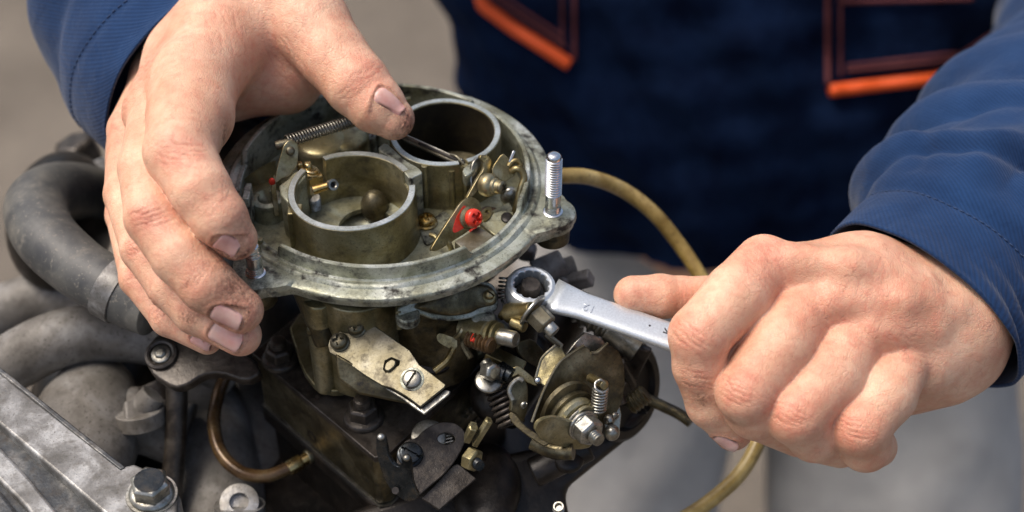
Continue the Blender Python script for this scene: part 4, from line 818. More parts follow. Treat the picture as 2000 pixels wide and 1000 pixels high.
# ------------------------------------------------------------------ the person: hands as smooth distance fields
def cc3(px, py, dep): return np.array([(px - 1000) * dep / FL, (500 - py) * dep / FL, dep])
def cap(a, b): return ('c', cc3(*a[:3]), cc3(*b[:3]), a[3] * a[2] / FL, b[3] * b[2] / FL)
def chain(*p): return [cap(p[i], p[i + 1]) for i in range(len(p) - 1)]
def smin(a, b, k):
    h = np.clip(.5 + .5 * (b - a) / k, 0, 1); return b * (1 - h) + a * h - k * h * (1 - h)
class Field:
    def __init__(s, lo, hi, res):
        s.lo = np.array(lo, float); s.res = res; s.n = np.ceil((np.array(hi) - s.lo) / res).astype(int) + 1
    def blank(s): return np.full(s.n, 3.0, np.float32)
    def prim(s, F, p, k):
        a, b, ra, rb = p[1:]; m = max(ra, rb) + k + .35
        i0 = np.maximum(0, np.floor((np.minimum(a, b) - m - s.lo) / s.res).astype(int)); i1 = np.minimum(s.n, np.ceil((np.maximum(a, b) + m - s.lo) / s.res).astype(int) + 1)
        if (i1 <= i0).any(): return
        X = [(s.lo[d] + s.res * np.arange(i0[d], i1[d])).astype(np.float32) for d in range(3)]
        x, y, z = X[0][:, None, None] - a[0], X[1][None, :, None] - a[1], X[2][None, None, :] - a[2]
        d = b - a; L2 = max(d @ d, 1e-6); t = np.clip((x * d[0] + y * d[1] + z * d[2]) / L2, 0, 1)
        q = np.sqrt((x - t * d[0]) ** 2 + (y - t * d[1]) ** 2 + (z - t * d[2]) ** 2) - (ra + t * (rb - ra))
        sl = tuple(slice(i0[j], i1[j]) for j in range(3))
        F[sl] = smin(F[sl], q.astype(np.float32), k) if k > 0 else np.minimum(F[sl], q)
    def group(s, prims, k):
        F = s.blank()
        for p in prims: s.prim(F, p, k)
        return F
    def sample(s, F, P):
        g = (P - s.lo) / s.res; i = np.clip(np.floor(g).astype(int), 0, s.n - 2); f = g - i; r = 0
        for dx in (0, 1):
            for dy in (0, 1):
                for dz in (0, 1):
                    w = (f[:, 0] if dx else 1 - f[:, 0]) * (f[:, 1] if dy else 1 - f[:, 1]) * (f[:, 2] if dz else 1 - f[:, 2])
                    r = r + w * F[i[:, 0] + dx, i[:, 1] + dy, i[:, 2] + dz]
        return r
    def grad(s, F, P):
        e = s.res; g = np.stack([s.sample(F, P + v) - s.sample(F, P - v) for v in np.eye(3) * e], 1)
        return g / np.maximum(np.linalg.norm(g, axis=1, keepdims=True), 1e-6)
    def mesh(s, F):                                  # surface nets
        B = F < 0; n = s.n; c = B[:-1, :-1, :-1].astype(np.uint8)
        for dx, dy, dz in [(a, b, d) for a in (0, 1) for b in (0, 1) for d in (0, 1)][1:]:
            c = c + B[dx:n[0] - 1 + dx, dy:n[1] - 1 + dy, dz:n[2] - 1 + dz]
        act = np.argwhere((c > 0) & (c < 8)); vid = np.full(c.shape, -1, np.int32); vid[tuple(act.T)] = np.arange(len(act))
        cor = [(a, b, d) for a in (0, 1) for b in (0, 1) for d in (0, 1)]
        val = {o: F[act[:, 0] + o[0], act[:, 1] + o[1], act[:, 2] + o[2]] for o in cor}
        acc = np.zeros((len(act), 3)); cnt = np.zeros(len(act))
        for i, o in enumerate(cor):
            for ax in range(3):
                if o[ax]: continue
                o2 = list(o); o2[ax] = 1; o2 = tuple(o2); v0, v1 = val[o], val[o2]; m = (v0 < 0) != (v1 < 0)
                t = np.where(m, v0 / np.where(m, v0 - v1, 1), 0); p = np.tile(np.array(o, float), (len(act), 1)); p[:, ax] = t
                acc[m] += p[m]; cnt[m] += 1
        V = s.lo + s.res * (act + acc / cnt[:, None]); Q = []
        for ax in range(3):
            u, w = (ax + 1) % 3, (ax + 2) % 3; sl0 = [slice(None)] * 3; sl1 = [slice(None)] * 3
            sl0[ax] = slice(0, -1); sl1[ax] = slice(1, None)
            A, A2 = B[tuple(sl0)], B[tuple(sl1)]
            for flip, m in ((0, A & ~A2), (1, ~A & A2)):
                e = np.argwhere(m); ok = (e[:, u] > 0) & (e[:, w] > 0) & (e[:, u] < n[u] - 1) & (e[:, w] < n[w] - 1); e = e[ok]
                def at(du, dw):
                    g = e.copy(); g[:, u] -= du; g[:, w] -= dw; return vid[g[:, 0], g[:, 1], g[:, 2]]
                q = np.stack([at(1, 1), at(0, 1), at(0, 0), at(1, 0)], 1)
                if flip: q = q[:, ::-1]
                Q.append(q)
        return V, np.concatenate(Q)
def unitv(v): return v / max(np.linalg.norm(v), 1e-9)

def make_hand(lo, hi, palm, fingers, kpalm, knuckles, nails, blobs, cuts=(), res=.055, kf=.05, sharp=()):
    f = Field(lo, hi, res); P = f.group(palm, kpalm); H = None
    for pr_, kj in fingers:
        Fi = f.group(pr_, .16); Fi = smin(P, Fi, kj) if kj > 0 else Fi; H = Fi if H is None else smin(H, Fi, kf)
    V, Q = f.mesh(H); N = f.grad(H, V); red = np.zeros(len(V)); grime = np.zeros(len(V)); disp = np.zeros(len(V))
    rng = np.random.RandomState(3)
    for (c, tdir, nrm, cnt, sp, depth_, rad, redk, dirt) in knuckles:      # skin folds across a joint
        c = cc3(*c); t = unitv(np.array(tdir, float)); nn = unitv(np.array(nrm, float)); nn = unitv(nn - t * (nn @ t)); side = np.cross(t, nn)
        d = V - c; s_ = d @ t; l_ = d @ side; R = np.linalg.norm(d - np.outer(d @ nn, nn) * .6, axis=1)
        m = np.exp(-(R / rad) ** 4) * np.clip((N @ nn) * 1.6 + .1, 0, 1)
        for k in range(cnt):
            s0 = (k - (cnt - 1) / 2) * sp + rng.uniform(-.02, .02); cv = rng.uniform(-.12, .12); ph = rng.uniform(0, 6)
            lin = s_ - s0 - cv * l_ ** 2 * np.sign(s0 + .001) - .25 * abs(s0) * l_ ** 2 - .03 * np.sin(l_ * 7 + ph) - .018 * np.sin(l_ * 17 + ph * 2)
            g = np.exp(-(lin / .036) ** 2) * (.65 + .35 * np.sin(l_ * 5 + ph)); disp -= depth_ * 1.1 * m * g; red += .22 * m * g; grime += dirt * m * g
        red += redk * .6 * m
    for (c, r, rr, gg) in blobs:
        m = np.exp(-(np.linalg.norm(V - cc3(*c), axis=1) / r) ** 2); red += .6 * rr * m; grime += gg * m
    NL = []
    for (c, tdir, nrm, W, L) in nails:
        t = unitv(np.array(tdir, float)); nn = unitv(np.array(nrm, float)); nn = unitv(nn - t * (nn @ t)); side = np.cross(t, nn); c = cc3(*c)
        def proj(q):
            p = q + nn[None] * .25
            for _ in range(14): p = p - f.grad(H, p) * (np.clip(f.sample(H, p), -.2, .2) * .8)[:, None]
            return p
        nu, nv = 19, 19; pts = []
        for j in range(nv):
            for i in range(nu):
                x = i / (nu - 1) * 2 - 1; y = j / (nv - 1) * 2 - 1
                r = max(abs(x), abs(y)); q = (abs(x) ** 3.2 + abs(y) ** 3.2) ** (1 / 3.2)
                if q > 0: x, y = x * r / q, y * r / q
                pts.append(c + side * x * W + t * y * L)
        pts = np.array(pts); S0 = proj(pts)
        cx = (pts - c) @ side / W; cy = (pts - c) @ t / L
        hgt = .004 + .05 * (1 - np.clip(cx ** 2 + .0, 0, 1)) + .03 * np.clip(cy, 0, 1)
        edge = np.clip((np.maximum(abs(cx), abs(cy)) - .8) / .2, 0, 1)
        hgt = hgt - .05 * edge ** 2 * (cy < .85)
        top = S0 + nn * hgt[:, None]; base = S0 - nn * .09
        gr = np.clip((np.maximum(abs(cx), abs(cy)) - .93) / .07, 0, 1) * .8
        NL.append((top, base, nu, nv, gr))
        d = V - c; a = d @ side / W; b = d @ t / L; q = (abs(a) ** 3.2 + abs(b) ** 3.2) ** (1 / 3.2); fc = np.clip((N @ nn) * 3, 0, 1) * (np.abs(d @ nn) < .8)
        disp += fc * (-.045 * (q < 1.0) + .035 * np.exp(-((q - 1.16) / .10) ** 2) * (b < .75)); grime += fc * .45 * np.exp(-((q - 1.05) / .06) ** 2)
        red += fc * .25 * np.exp(-((q - 1.2) / .25) ** 2)
    V2 = V + N * disp[:, None]
    return V2, Q, np.clip(red, 0, 1), np.clip(grime, 0, 1), NL

# --- the hand on the air horn (left in the picture)
AX = (0, 0, -1)
LH = dict(
    lo=cc3(1000, 0, 50) * 0 + np.array([-15.2, -4.6, 48.2]), hi=np.array([-2.6, 12.6, 62.5]),
    palm=chain((306, 220, 54.8, 66), (372, 118, 57.2, 78), (465, 0, 60.0, 100)) + chain((262, 255, 57.0, 50), (318, 145, 59, 50), (440, 20, 61.5, 80)) + chain((378, 165, 54.3, 84), (440, 70, 56.8, 88), (510, -30, 59.5, 100))
        + chain((490, -30, 60.5, 105), (600, -300, 68, 115)) + chain((440, 110, 57.6, 75), (545, 40, 57.8, 92), (570, -20, 58, 95)) + chain((450, 175, 57.8, 62), (560, 150, 58.0, 60), (590, 120, 57.6, 56)),
    fingers=[
        (chain((378, 160, 54.2, 86), (372, 225, 52.8, 84), (350, 296, 50.9, 69), (392, 372, 50.2, 60), (428, 425, 50.1, 55), (460, 466, 50.5, 43)), .35),
        (chain((318, 230, 54.3, 66), (290, 330, 52.3, 58), (301, 425, 50.9, 57), (352, 500, 50.5, 56), (405, 556, 50.4, 55), (470, 606, 50.8, 45)), .35),
        (chain((268, 260, 56.4, 58), (250, 380, 54.5, 46), (282, 485, 52.5, 46), (335, 560, 51.9, 46), (385, 608, 51.7, 46), (470, 655, 51.7, 41)), .35),
        (chain((246, 290, 57.8, 40), (241, 420, 56.2, 34), (267, 545, 54.0, 33), (330, 622, 53.3, 35), (405, 665, 53.0, 28)), .3),
        (chain((560, -5, 57.2, 92), (606, 50, 56.6, 80), (650, 108, 56.0, 68), (698, 165, 55.4, 64), (735, 205, 55.2, 56), (768, 232, 55.2, 42)), .35)],
    kpalm=.9,
    knuckles=[((345, 300, 49.5), (-.1, -1, 0), (-.5, .1, -1), 5, .17, .030, .75, .55, .2), ((285, 425, 49.8), (.3, -1, 0), (-.6, .1, -1), 5, .16, .035, .72, .6, .25), ((262, 480, 51.5), (.4, -1, 0), (-.7, 0, -1), 4, .15, .035, .62, .5, .2),
              ((245, 535, 53), (.4, -1, 0), (-.7, 0, -1), 4, .15, .04, .6, .4, .2), ((235, 400, 55.6), (.1, -1, 0), (-.8, 0, -1), 4, .18, .03, .7, .4, .1),
              ((425, 400, 49), (.6, -.8, 0), (-.2, .1, -1), 2, .14, .018, .7, .2, .2), ((368, 556, 49.2), (.75, -.65, 0), (-.4, -.3, -1), 3, .13, .035, .62, .35, .5), ((360, 605, 50.6), (.8, -.5, 0), (-.3, -.4, -1), 4, .12, .035, .55, .3, .4),
              ((305, 600, 52.2), (.6, -.7, 0), (-.5, -.3, -1), 5, .14, .035, .6, .4, .3), ((718, 140, 54.3), (.6, -.75, 0), (.3, .4, -1), 4, .13, .022, .8, .3, .1), ((690, 175, 54.3), (.6, -.75, 0), (-.5, -.4, -1), 3, .2, .02, .7, .25, .1),
              ((320, 140, 55), (-.25, -1, 0), (-.5, .3, -1), 7, .17, .022, 1.3, .3, .05), ((270, 230, 55.5), (-.1, -1, 0), (-.7, .1, -1), 8, .15, .028, 1.1, .3, .05), ((560, 120, 56.4), (.8, .5, 0), (.1, -.2, -1), 5, .24, .03, 1.2, .35, 0), ((440, 60, 55), (.9, .3, 0), (0, .3, -1), 4, .3, .02, 1.4, .15, 0)],
    nails=[((453, 477, 49.9), (.85, -.72, -.05), (-.50, -.42, -.85), .42, .50), ((449, 615, 50.2), (.92, -.52, 0), (-.38, -.55, -.85), .43, .56), ((447, 655, 51.2), (.88, -.60, 0), (-.2, -.42, -1), .47, .60), ((398, 667, 52.5), (.88, -.48, 0), (-.25, -.75, -.7), .24, .5),
           ((762, 208, 54.3), (.90, -.40, .0), (.28, .92, -.60), .42, .66)],
    blobs=[((345, 300, 50), .9, .35, 0), ((470, 440, 50), .8, .4, .3), ((470, 590, 50.3), .9, .35, .5), ((790, 245, 55), .6, .3, .9), ((735, 120, 54.5), .8, .5, .0), ((300, 430, 50), .9, .3, .1), ((300, 590, 52.5), 1.6, .35, .15), ((550, 110, 57), 1.6, .35, 0), ((400, 585, 50.2), .45, .2, .9), ((432, 265, 52), .5, 0, .8), ((370, 620, 50.9), .35, .2, .7), ((450, 525, 50.2), .9, .15, .55), ((250, 300, 56), 1.6, .4, .05)])
RHd = dict(
    lo=np.array([2.8, -7.8, 48.2]), hi=np.array([19.5, 2.2, 62.0]),
    palm=chain((1500, 540, 53.6, 62), (1680, 560, 54.3, 98), (1840, 610, 55.2, 118)) + chain((1600, 620, 53.6, 72), (1720, 620, 54.3, 95), (1850, 640, 55.2, 115)) + chain((1700, 670, 53.8, 66), (1790, 690, 54.5, 80), (1880, 690, 55.6, 72))
        + chain((1785, 700, 54.4, 56), (1840, 718, 55.2, 58), (1895, 690, 56.2, 50)) + chain((1845, 622, 55.4, 104), (1960, 545, 58.6, 100), (2110, 430, 64, 115)) + chain((1424, 700, 52.9, 40), (1475, 640, 53.0, 44), (1530, 720, 54.2, 50)) + chain((1480, 660, 55.5, 70), (1650, 750, 55.8, 85), (1760, 740, 55.6, 70))
        + chain((1540, 505, 52.8, 26), (1660, 520, 52.5, 20), (1800, 560, 52.95, 18)) + chain((1620, 590, 52.35, 20), (1760, 590, 52.45, 15), (1860, 600, 53.1, 14)) + chain((1700, 650, 52.4, 20), (1820, 640, 52.9, 15)),
    fingers=[
        (chain((1492, 515, 53.4, 58), (1440, 578, 52.6, 66), (1366, 655, 51.8, 60), (1366, 715, 52.2, 52), (1388, 788, 52.9, 48), (1432, 842, 53.5, 38)), .28),
        (chain((1580, 590, 53.4, 66), (1525, 672, 52.4, 71), (1457, 767, 51.5, 59), (1475, 802, 52.2, 56), (1560, 845, 54.0, 48)), .16),
        (chain((1680, 640, 53.4, 66), (1620, 735, 52.4, 70), (1554, 808, 51.6, 61), (1590, 850, 52.5, 52), (1640, 870, 53.8, 44)), .16),
        (chain((1768, 690, 53.6, 56), (1725, 768, 52.6, 65), (1678, 834, 52.0, 58), (1690, 870, 52.7, 51), (1710, 872, 53.8, 42)), .16),
        (chain((1540, 610, 55.4, 55), (1410, 584, 54.6, 47), (1330, 580, 54.2, 40), (1290, 579, 54.0, 43), (1236, 576, 53.8, 38)), .25)],
    kpalm=.8,
    knuckles=[((1345, 655, 50.8), (-.6, -.7, 0), (-.4, .1, -1), 4, .20, .035, .85, .4, .15), ((1440, 765, 50.4), (-.45, -.85, 0), (-.2, 0, -1), 5, .17, .035, .85, .45, .15), ((1543, 812, 50.5), (-.4, -.9, 0), (-.1, 0, -1), 4, .17, .038, .85, .45, .1),
              ((1672, 838, 50.9), (-.3, -.95, 0), (0, 0, -1), 4, .17, .038, .82, .45, .1), ((1500, 520, 52.2), (-.8, -.6, 0), (-.2, .4, -1), 9, .16, .022, 1.25, .4, 0), ((1600, 610, 52), (-.6, -.8, 0), (-.1, .3, -1), 7, .19, .014, 1.1, .3, 0), ((1700, 660, 52.2), (-.5, -.85, 0), (0, .3, -1), 6, .2, .013, 1.1, .25, 0), ((1790, 680, 52.5), (-.4, -.9, 0), (.1, .2, -1), 7, .18, .015, 1.1, .25, 0),
              ((1335, 575, 53.4), (-1, 0, 0), (0, .6, -1), 3, .15, .02, .6, .2, 0), ((1700, 560, 52), (-.9, .3, 0), (0, .3, -1), 5, .36, .010, 1.8, .15, 0), ((1360, 740, 51.5), (-.2, -1, 0), (-.6, 0, -1), 4, .17, .02, .7, .25, .2)],
    nails=[((1420, 860, 53.2), (.85, -.5, .1), (-.30, -.75, -.7), .34, .50)],
    blobs=[((1490, 480, 52.5), .9, .55, 0), ((1340, 670, 51), .8, .35, 0), ((1700, 560, 52.5), 2.0, .25, 0), ((1235, 575, 53.2), .7, .5, .1), ((1400, 600, 53.8), 1.5, .3, 0), ((1450, 740, 50.6), 1.0, .3, .1), ((1550, 800, 50.6), 1.0, .35, 0), ((1680, 830, 51), 1.0, .35, 0), ((1440, 805, 51.4), .35, 0, .8), ((1370, 780, 51.8), .3, 0, .7), ((1600, 720, 51.5), 1.2, .25, .05), ((1340, 740, 51.6), .6, .2, .25), ((1780, 600, 53), 1.4, .2, 0)])
hands = [make_hand(**LH), make_hand(**RHd)]
# coarse arms and chest hidden in the jacket, so that the body runs on behind the cuffs
arms = [('c', cc3(445, -280, 65.5), cc3(760, -820, 88), 3.4, 4.8), ('c', cc3(760, -820, 88), cc3(1250, -620, 92), 4.8, 7.5), ('c', cc3(1250, -620, 92), cc3(1700, -600, 92), 8, 8),
        ('c', cc3(1700, -600, 92), cc3(2350, -400, 84), 7.5, 4.8), ('c', cc3(2350, -400, 84), cc3(2100, 420, 63.8), 4.8, 3.0), ('c', cc3(1450, -560, 95), cc3(1450, 250, 106), 12, 12)]
fa = Field([-20, -4, 60], [48, 48, 122], .8); Fa = fa.group(arms, 1.5); Va, Qa = fa.mesh(Fa)
person = thing('person', 'person in blue work jacket with orange piping, both hands working on the carburetor', 'person', (12, 34, -80))
allV, allQ, aR, aG = [], [], [], []; o_ = 0
for V_, Q_, r_, g_ in [(h[0], h[1], h[2], h[3]) for h in hands] + [(Va, Qa, np.zeros(len(Va)), np.zeros(len(Va)))]:
    allV.append(V_); allQ.append(Q_ + o_); o_ += len(V_); aR.append(r_); aG.append(g_)
Vc = np.concatenate(allV); Q = np.concatenate(allQ); Mx = np.array([list(RX), list(UP), list(FW)])
W = (np.array(CP) + Vc @ Mx) * S - np.array(person.location)
me = bpy.data.meshes.new('body'); me.vertices.add(len(W)); me.vertices.foreach_set('co', W.astype(np.float32).ravel())
Q = Q[(Q >= 0).all(1)]
me.loops.add(Q.size); me.loops.foreach_set('vertex_index', Q.ravel().astype(np.int32)); me.polygons.add(len(Q)); me.polygons.foreach_set('loop_start', np.arange(0, Q.size, 4, dtype=np.int32))
me.update(calc_edges=True); me.validate()
for nm, arr in (('red', aR), ('grime', aG)):
    at = me.attributes.new(nm, 'FLOAT', 'POINT'); at.data.foreach_set('value', np.concatenate(arr).astype(np.float32))
me.shade_smooth(); me.materials.append(M['skin'])
body = bpy.data.objects.new('body', me); COL.objects.link(body); body.parent = person
sm_ = body.modifiers.new('smooth', 'SMOOTH'); sm_.factor = .5; sm_.iterations = 1
bmn = bmesh.new(); bmn.from_mesh(me); v0 = bmn.faces[:][0] if False else None; bmn.free()
for h in hands:
    for top, base, nu, nv, gr in h[4]:
        pts = np.concatenate([top, base]); Wn = (np.array(CP) + pts @ Mx) * S - np.array(person.location); F = []
        for j in range(nv - 1):
            for i in range(nu - 1):
                a = j * nu + i; F.append((a, a + 1, a + nu + 1, a + nu))
        bd = [i for i in range(nu)] + [j * nu + nu - 1 for j in range(1, nv)] + [(nv - 1) * nu + i for i in range(nu - 2, -1, -1)] + [j * nu for j in range(nv - 2, 0, -1)]
        K = nu * nv
        for i in range(len(bd)):
            a, b = bd[i], bd[(i + 1) % len(bd)]; F.append((b, a, a + K, b + K))
        mn = bpy.data.meshes.new('fingernail'); mn.from_pydata([tuple(p) for p in Wn], [], F); mn.validate()
        at = mn.attributes.new('grime', 'FLOAT', 'POINT'); at.data.foreach_set('value', np.concatenate([gr, gr]).astype(np.float32))
        bm = bmesh.new(); bm.from_mesh(mn); bmesh.ops.delete(bm, geom=[v for v in bm.verts if not v.link_faces], context='VERTS'); bmesh.ops.recalc_face_normals(bm, faces=bm.faces); bm.to_mesh(mn); bm.free()
        mn.materials.append(M['nail']); mn.shade_smooth(); mn.set_sharp_from_angle(angle=math.radians(50))
        on = bpy.data.objects.new('fingernail', mn); COL.objects.link(on); on.parent = body

# --- cloth: lofted tubes with folds and UVs in centimetres
def noise1(x, y, sd=0):
    return math.sin(x * 1.3 + sd) * math.cos(y * .9 + sd * 2) * .5 + math.sin(x * 2.7 + y * 1.7 + sd * 3) * .28 + math.sin(y * 4.3 - x * 1.9 + sd) * .16
def cloth(name, rings, mat, parent, th=.12, amp=0, fold=None, nseg=120, msub=10, sd=0, closed=True):
    # rings: list of (centre, u-axis vector, v-axis vector); ring point = c + u cos t + v sin t
    C_ = catmull([r[0] for r in rings], msub); U_ = catmull([r[1] for r in rings], msub); V_ = catmull([r[2] for r in rings], msub)
    P = []; s = 0; uv = []
    for i, (c, u, v) in enumerate(zip(C_, U_, V_)):
        if i: s += (c - C_[i - 1]).length
        row = []; urow = []; per = 2 * math.pi * (u.length + v.length) / 2
        for k in range(nseg + 1):
            t = TAU * k / nseg; p = c + u * math.cos(t) + v * math.sin(t); d = (p - c).normalized()
            a = amp * noise1(math.cos(t) * 2.2 + s * .12, math.sin(t) * 2.2 + s * .35, sd) if amp else 0
            if fold: a += fold(s, t, i / (len(C_) - 1))
            row.append(p + d * a); urow.append((k / nseg * per, s))
        P.append(row); uv.append(urow)
    me = bpy.data.meshes.new(name); off_ = Vector(parent.location) if parent.parent is None else root_loc(parent)
    co = [tuple(p * S - off_) for r in P for p in r[:-1]]; F = []; U2 = []
    for i in range(len(P) - 1):
        for k in range(nseg):
            k2 = (k + 1) % nseg; F.append((i * nseg + k, i * nseg + k2, (i + 1) * nseg + k2, (i + 1) * nseg + k))
            U2 += [uv[i][k], uv[i][k + 1], uv[i + 1][k + 1], uv[i + 1][k]]
    me.from_pydata(co, [], F); ul = me.uv_layers.new(name='UVMap')
    for i, q in enumerate(U2): ul.data[i].uv = q
    me.materials.append(mat); me.shade_smooth()
    o = bpy.data.objects.new(name, me); COL.objects.link(o); o.parent = parent
    m = o.modifiers.new('solid', 'SOLIDIFY'); m.thickness = th * S; m.offset = 1
    return o, P
def stitches(path, L, gap, r, parent, mat, nm='stitching'):
    mb = MB(); acc = 0; run = []
    tot = 0; P = [Vector(p) for p in path]; seg = 0; pos = 0
    lens = [(P[i + 1] - P[i]).length for i in range(len(P) - 1)]; T = sum(lens)
    def at(s):
        for i, l in enumerate(lens):
            if s <= l or i == len(lens) - 1: return P[i].lerp(P[i + 1], min(1, s / max(l, 1e-6)))
            s -= l
    s = 0
    while s + L < T:
        mb.tube([at(s), at(s + L / 2), at(s + L)], r, 6, m=1); s += L + gap
    return obj(nm, mb, mat, parent, kind='stuff', smooth=180)
cam3 = lambda px, py, dep: D(px, py, dep)
def ringdef(px, py, dep, uax, ur, vax, vr): return (D(px, py, dep), camv(*uax).normalized() * ur, camv(*vax).normalized() * vr)
# right sleeve: the rim ring lies across (1645,450)-(1960,740)
def foldR(s, t, f):
    a = .0
    if s > 2.6: a += .55 * math.sin((s - 2.6) * 1.5 + 1.6 * math.sin(t * 1.0 + .6)) * min(1, (s - 2.6) / 1.5) * (.6 + .4 * math.cos(t * 2 + 1))
    a += .30 * max(0, min(1, (s - 2.6) / .5)) - .08 * math.exp(-((s - 2.5) / .15) ** 2)
    if s > 2.6:
        e = min(1, (s - 2.6) / .6)
        for s0, k, w_, A in ((3.5, 1.5, .34, -.30), (4.7, .9, .42, .26), (6.6, 1.5, .45, -.30), (9.0, 1.1, .5, -.32)):
            a += A * math.exp(-((s - s0 - k * (t - math.pi) + .25 * math.sin(t * 4 + s0)) / w_) ** 2) * e
        for t0, kt, w_, A, s1, s2 in ((3.55, .045, .10, -.22, 3.2, 9), (4.05, .06, .13, .30, 2.9, 12), (4.35, .05, .08, -.26, 3.4, 11), (4.75, .03, .12, .24, 2.8, 8), (5.05, .05, .08, -.24, 3.0, 10), (5.4, .02, .10, .20, 2.8, 9), (3.95, .10, .07, -.2, 6, 13)):
            a += A * math.exp(-((t - t0 - kt * (s - 2.6) - .05 * math.sin(s * 1.3 + t0)) / w_) ** 2) * max(0, min(1, (s - s1) / 1.2)) * max(0, min(1, (s2 - s) / 2)) * e
    g = math.exp(-(((t - 5.35 + math.pi) % TAU - math.pi) / .5) ** 2); a += g * .12 * math.sin(s * 9 + t * 6)
    return a
rr_ = [ringdef(1803, 598, 55.8, (.735, -.678, -.02), 4.1, (-.22, -.28, .93), 3.15), ringdef(1838, 560, 56.6, (.735, -.678, -.02), 4.1, (-.24, -.3, .9), 3.1), ringdef(1893, 510, 57.8, (.74, -.67, 0), 4.2, (-.3, -.36, .88), 3.5), ringdef(1925, 468, 58.8, (.76, -.65, 0), 4.55, (-.34, -.40, .85), 3.9),
       ringdef(2010, 400, 60.8, (.80, -.60, 0), 5.4, (-.38, -.44, .8), 4.8), ringdef(2135, 290, 64, (.84, -.54, 0), 6.1, (-.4, -.5, .78), 5.4), ringdef(2245, 190, 70, (.86, -.5, 0), 6.6, (-.4, -.5, .78), 6), ringdef(2300, -100, 80, (.9, -.4, 0), 7.5, (-.3, -.5, .78), 7)]
slR, PR = cloth('jacket_sleeve', rr_, M['blue'], person, .13, .14, foldR, 160, 12, 1.0)
# left sleeve
def foldL(s, t, f): return .22 * math.sin(s * .9 + 2 * math.sin(t)) * max(0, min(1, (s - 1.5) / 2)) - .06 * math.exp(-((s - 2.0) / .15) ** 2) + (sum(A * math.exp(-((s - s0 - k * t) / w_) ** 2) for s0, k, w_, A in ((3.2, 1.2, .5, -.30), (5.0, .9, .6, .28), (6.5, 1.4, .6, -.35))) if s > 2.3 else 0)
rl_ = [ringdef(438, 165, 60.2, (-.80, -.60, .0), 5.0, (-.30, .52, -.80), 4.3), ringdef(410, 140, 60.6, (-.82, -.57, 0), 5.05, (-.30, .45, -.85), 4.1), ringdef(362, 92, 61.5, (-.87, -.49, 0), 5.1, (-.25, .5, -.83), 4.3), ringdef(310, 20, 63, (-.95, -.3, 0), 4.9, (-.2, .5, -.83), 4.6),
       ringdef(320, -90, 66, (-1, -.1, 0), 5.0, (-.1, .55, -.83), 5.0), ringdef(380, -260, 71, (-1, 0, 0), 5.4, (0, .55, -.83), 5.4), ringdef(560, -560, 80, (-.9, -.3, 0), 6.2, (0, .6, -.8), 6)]
slL, PLf = cloth('jacket_sleeve', rl_, M['blue'], person, .13, .10, foldL, 160, 12, 2.0)
def ringat(P, s):
    d = 0
    for i in range(1, len(P)):
        d += (sum(P[i][:-1], Vector()) - sum(P[i - 1][:-1], Vector())).length / (len(P[i]) - 1)
        if d >= s: return i
    return len(P) - 1
def ringpath(P, i, t0, t1, lift=.17, n=160):
    row = P[i]; c = sum((p for p in row[:-1]), Vector()) / (len(row) - 1); out = []
    for k in range(n + 1):
        t = (t0 + (t1 - t0) * k / n) % 1.0; x = t * (len(row) - 1); j = int(x); p = row[j].lerp(row[j + 1], x - j); out.append(p + (p - c).normalized() * lift)
    return out
stitches(ringpath(PR, ringat(PR, 2.35), 0, 1.0), .17, .09, .022, slR, M['thread'])
stitches(ringpath(PLf, ringat(PLf, 1.9), 0, 1.0), .17, .12, .022, slL, M['thread'])
# jacket body
def rj(px, py, dep, hw, hd, tilt=.35): return (D(px, py, dep), camv(1, 0, 0) * hw, camv(0, -tilt, -1).normalized() * hd)
def foldJ(s, t, f): return 1.1 * noise1(math.cos(t) * 6 + s * .15, s * .22, 3) + .6 * noise1(math.cos(t) * 14, s * .5 + math.cos(t) * 5, 5)
rj_ = [rj(1450, 455, 103, 4, 3), rj(1450, 450, 103, 11.6, 8), rj(1450, 430, 103, 12.4, 9), rj(1450, 385, 102.5, 13.6, 10), rj(1455, 300, 101, 15.8, 11), rj(1455, 180, 99, 17.8, 11.5), rj(1455, 40, 97, 18.8, 11.5), rj(1455, -120, 95, 19.5, 11.5), rj(1455, -400, 92, 20.5, 11.5), rj(1455, -700, 90, 18, 10)]
jk, PJ = cloth('jacket', rj_, M['shaded_navy'], person, .3, 0, foldJ, 140, 10)
# pocket flaps with orange piping lying on the chest
from mathutils.bvhtree import BVHTree
jv = [p for r in PJ for p in r[:-1]]; nj = len(PJ[0]) - 1
jf = [(i * nj + k, i * nj + (k + 1) % nj, (i + 1) * nj + (k + 1) % nj, (i + 1) * nj + k) for i in range(len(PJ) - 1) for k in range(nj)]
bv = BVHTree.FromPolygons(jv, jf)
def onj(px, py, lift=.35):
    d = ray(px, py).normalized(); h = bv.ray_cast(CP, d)
    return (h[0] - d * lift) if h[0] else D(px, py, 92)
def line(a, b, n=10): return [(a[0] + (b[0] - a[0]) * k / n, a[1] + (b[1] - a[1]) * k / n) for k in range(n + 1)]
def piping(pts, r, mat, nm):
    P = [onj(*p) for p in pts]; mb = MB(); mb.tube(P, r, 12, 3); return obj(nm, mb, M[mat], jk, smooth=180)
piping([(936, -30), (942, 8), (968, 30)] + line((1000, 54), (1112, 126), 6), .38, 'orange', 'pocket_piping')
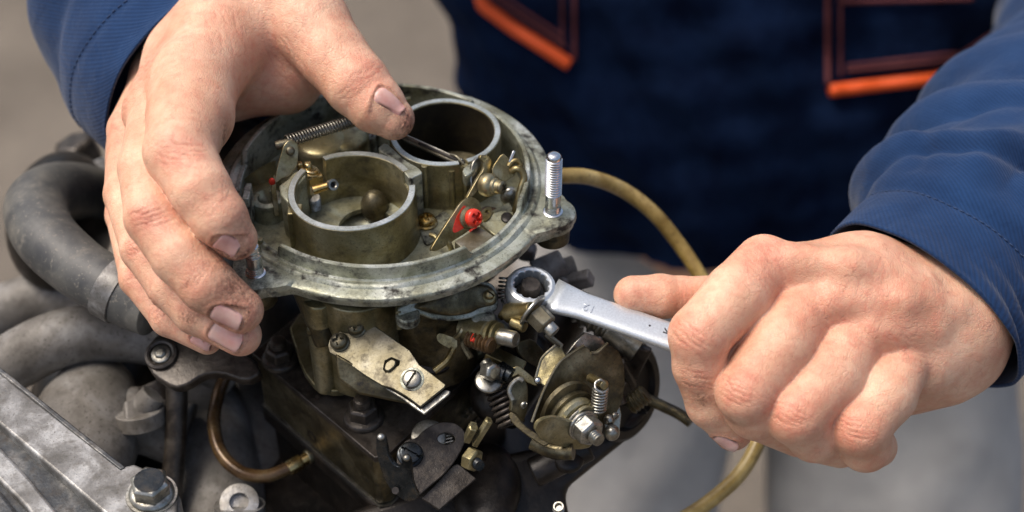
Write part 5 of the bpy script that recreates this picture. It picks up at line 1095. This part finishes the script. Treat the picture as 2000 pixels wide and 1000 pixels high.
piping(line((1622, 177), (1860, 148), 8) + [(1885, 138)], .36, 'orange', 'pocket_piping')
for a, b, r in (((1885, 138), (1990, 40), .12), ((960, -4), (1105, 92), .12), ((965, -18), (1100, 72), .10), ((1122, 118), (1122, -20), .13), ((1098, 92), (1098, -20), .10), ((1617, 165), (1617, -20), .16), ((1642, 150), (1642, -20), .10), ((1655, 138), (1860, 118), .12), ((1655, 128), (1870, 104), .10), ((1640, 4), (1900, -2), .14), ((1860, 118), (1975, 40), .1)):
    piping(line(a, b, 6), r, 'redstitch', 'pocket_seam')
# trousers
def foldT(s, t, f): return .45 * noise1(math.cos(t) * 3 + s * .1, s * .2, 7)
def rt(px, py, dep, hw, hd): return (D(px, py, dep), camv(1, 0, 0) * hw, camv(0, -.2, -1).normalized() * hd)
cloth('trouser_leg', [rt(1290, 420, 112, 9.5, 9), rt(1250, 560, 112, 9, 9), rt(1230, 760, 112.5, 8.0, 8.5), rt(1215, 1000, 113, 6.6, 8), rt(1210, 1400, 114, 6.2, 7.5), rt(1210, 2300, 118, 5.5, 6)], M['grey'], person, .3, .2, foldT, 90, 8)
cloth('trouser_leg', [rt(1640, 420, 112, 10, 9), rt(1690, 560, 112, 9.6, 9), rt(1730, 760, 112.5, 9.2, 8.5), rt(1745, 1000, 113, 8.8, 8), rt(1750, 1400, 114, 7.5, 7.5), rt(1740, 2300, 118, 5.5, 6)], M['grey'], person, .3, .2, foldT, 90, 8)
cloth('trouser_seat', [rt(1455, 330, 113, 14, 8), rt(1455, 430, 113, 16.5, 9), rt(1455, 540, 113, 15.8, 9), rt(1455, 640, 113, 8, 7), rt(1455, 700, 113, 2, 3)], M['grey'], person, .3, .2, foldT, 90, 8)

# ------------------------------------------------------------------ ground
mb = MB(); mb.prism([Vector((x, y, -98)) for x, y in ((-3000, -1500), (3000, -1500), (3000, 4500), (-3000, 4500))], Z, 10)
g = obj('ground', mb, M['ground'], base=(0, 0, -98), smooth=0); g['kind'] = 'structure'; g['label'] = 'brown trodden earth far below, out of focus'; g['category'] = 'ground'
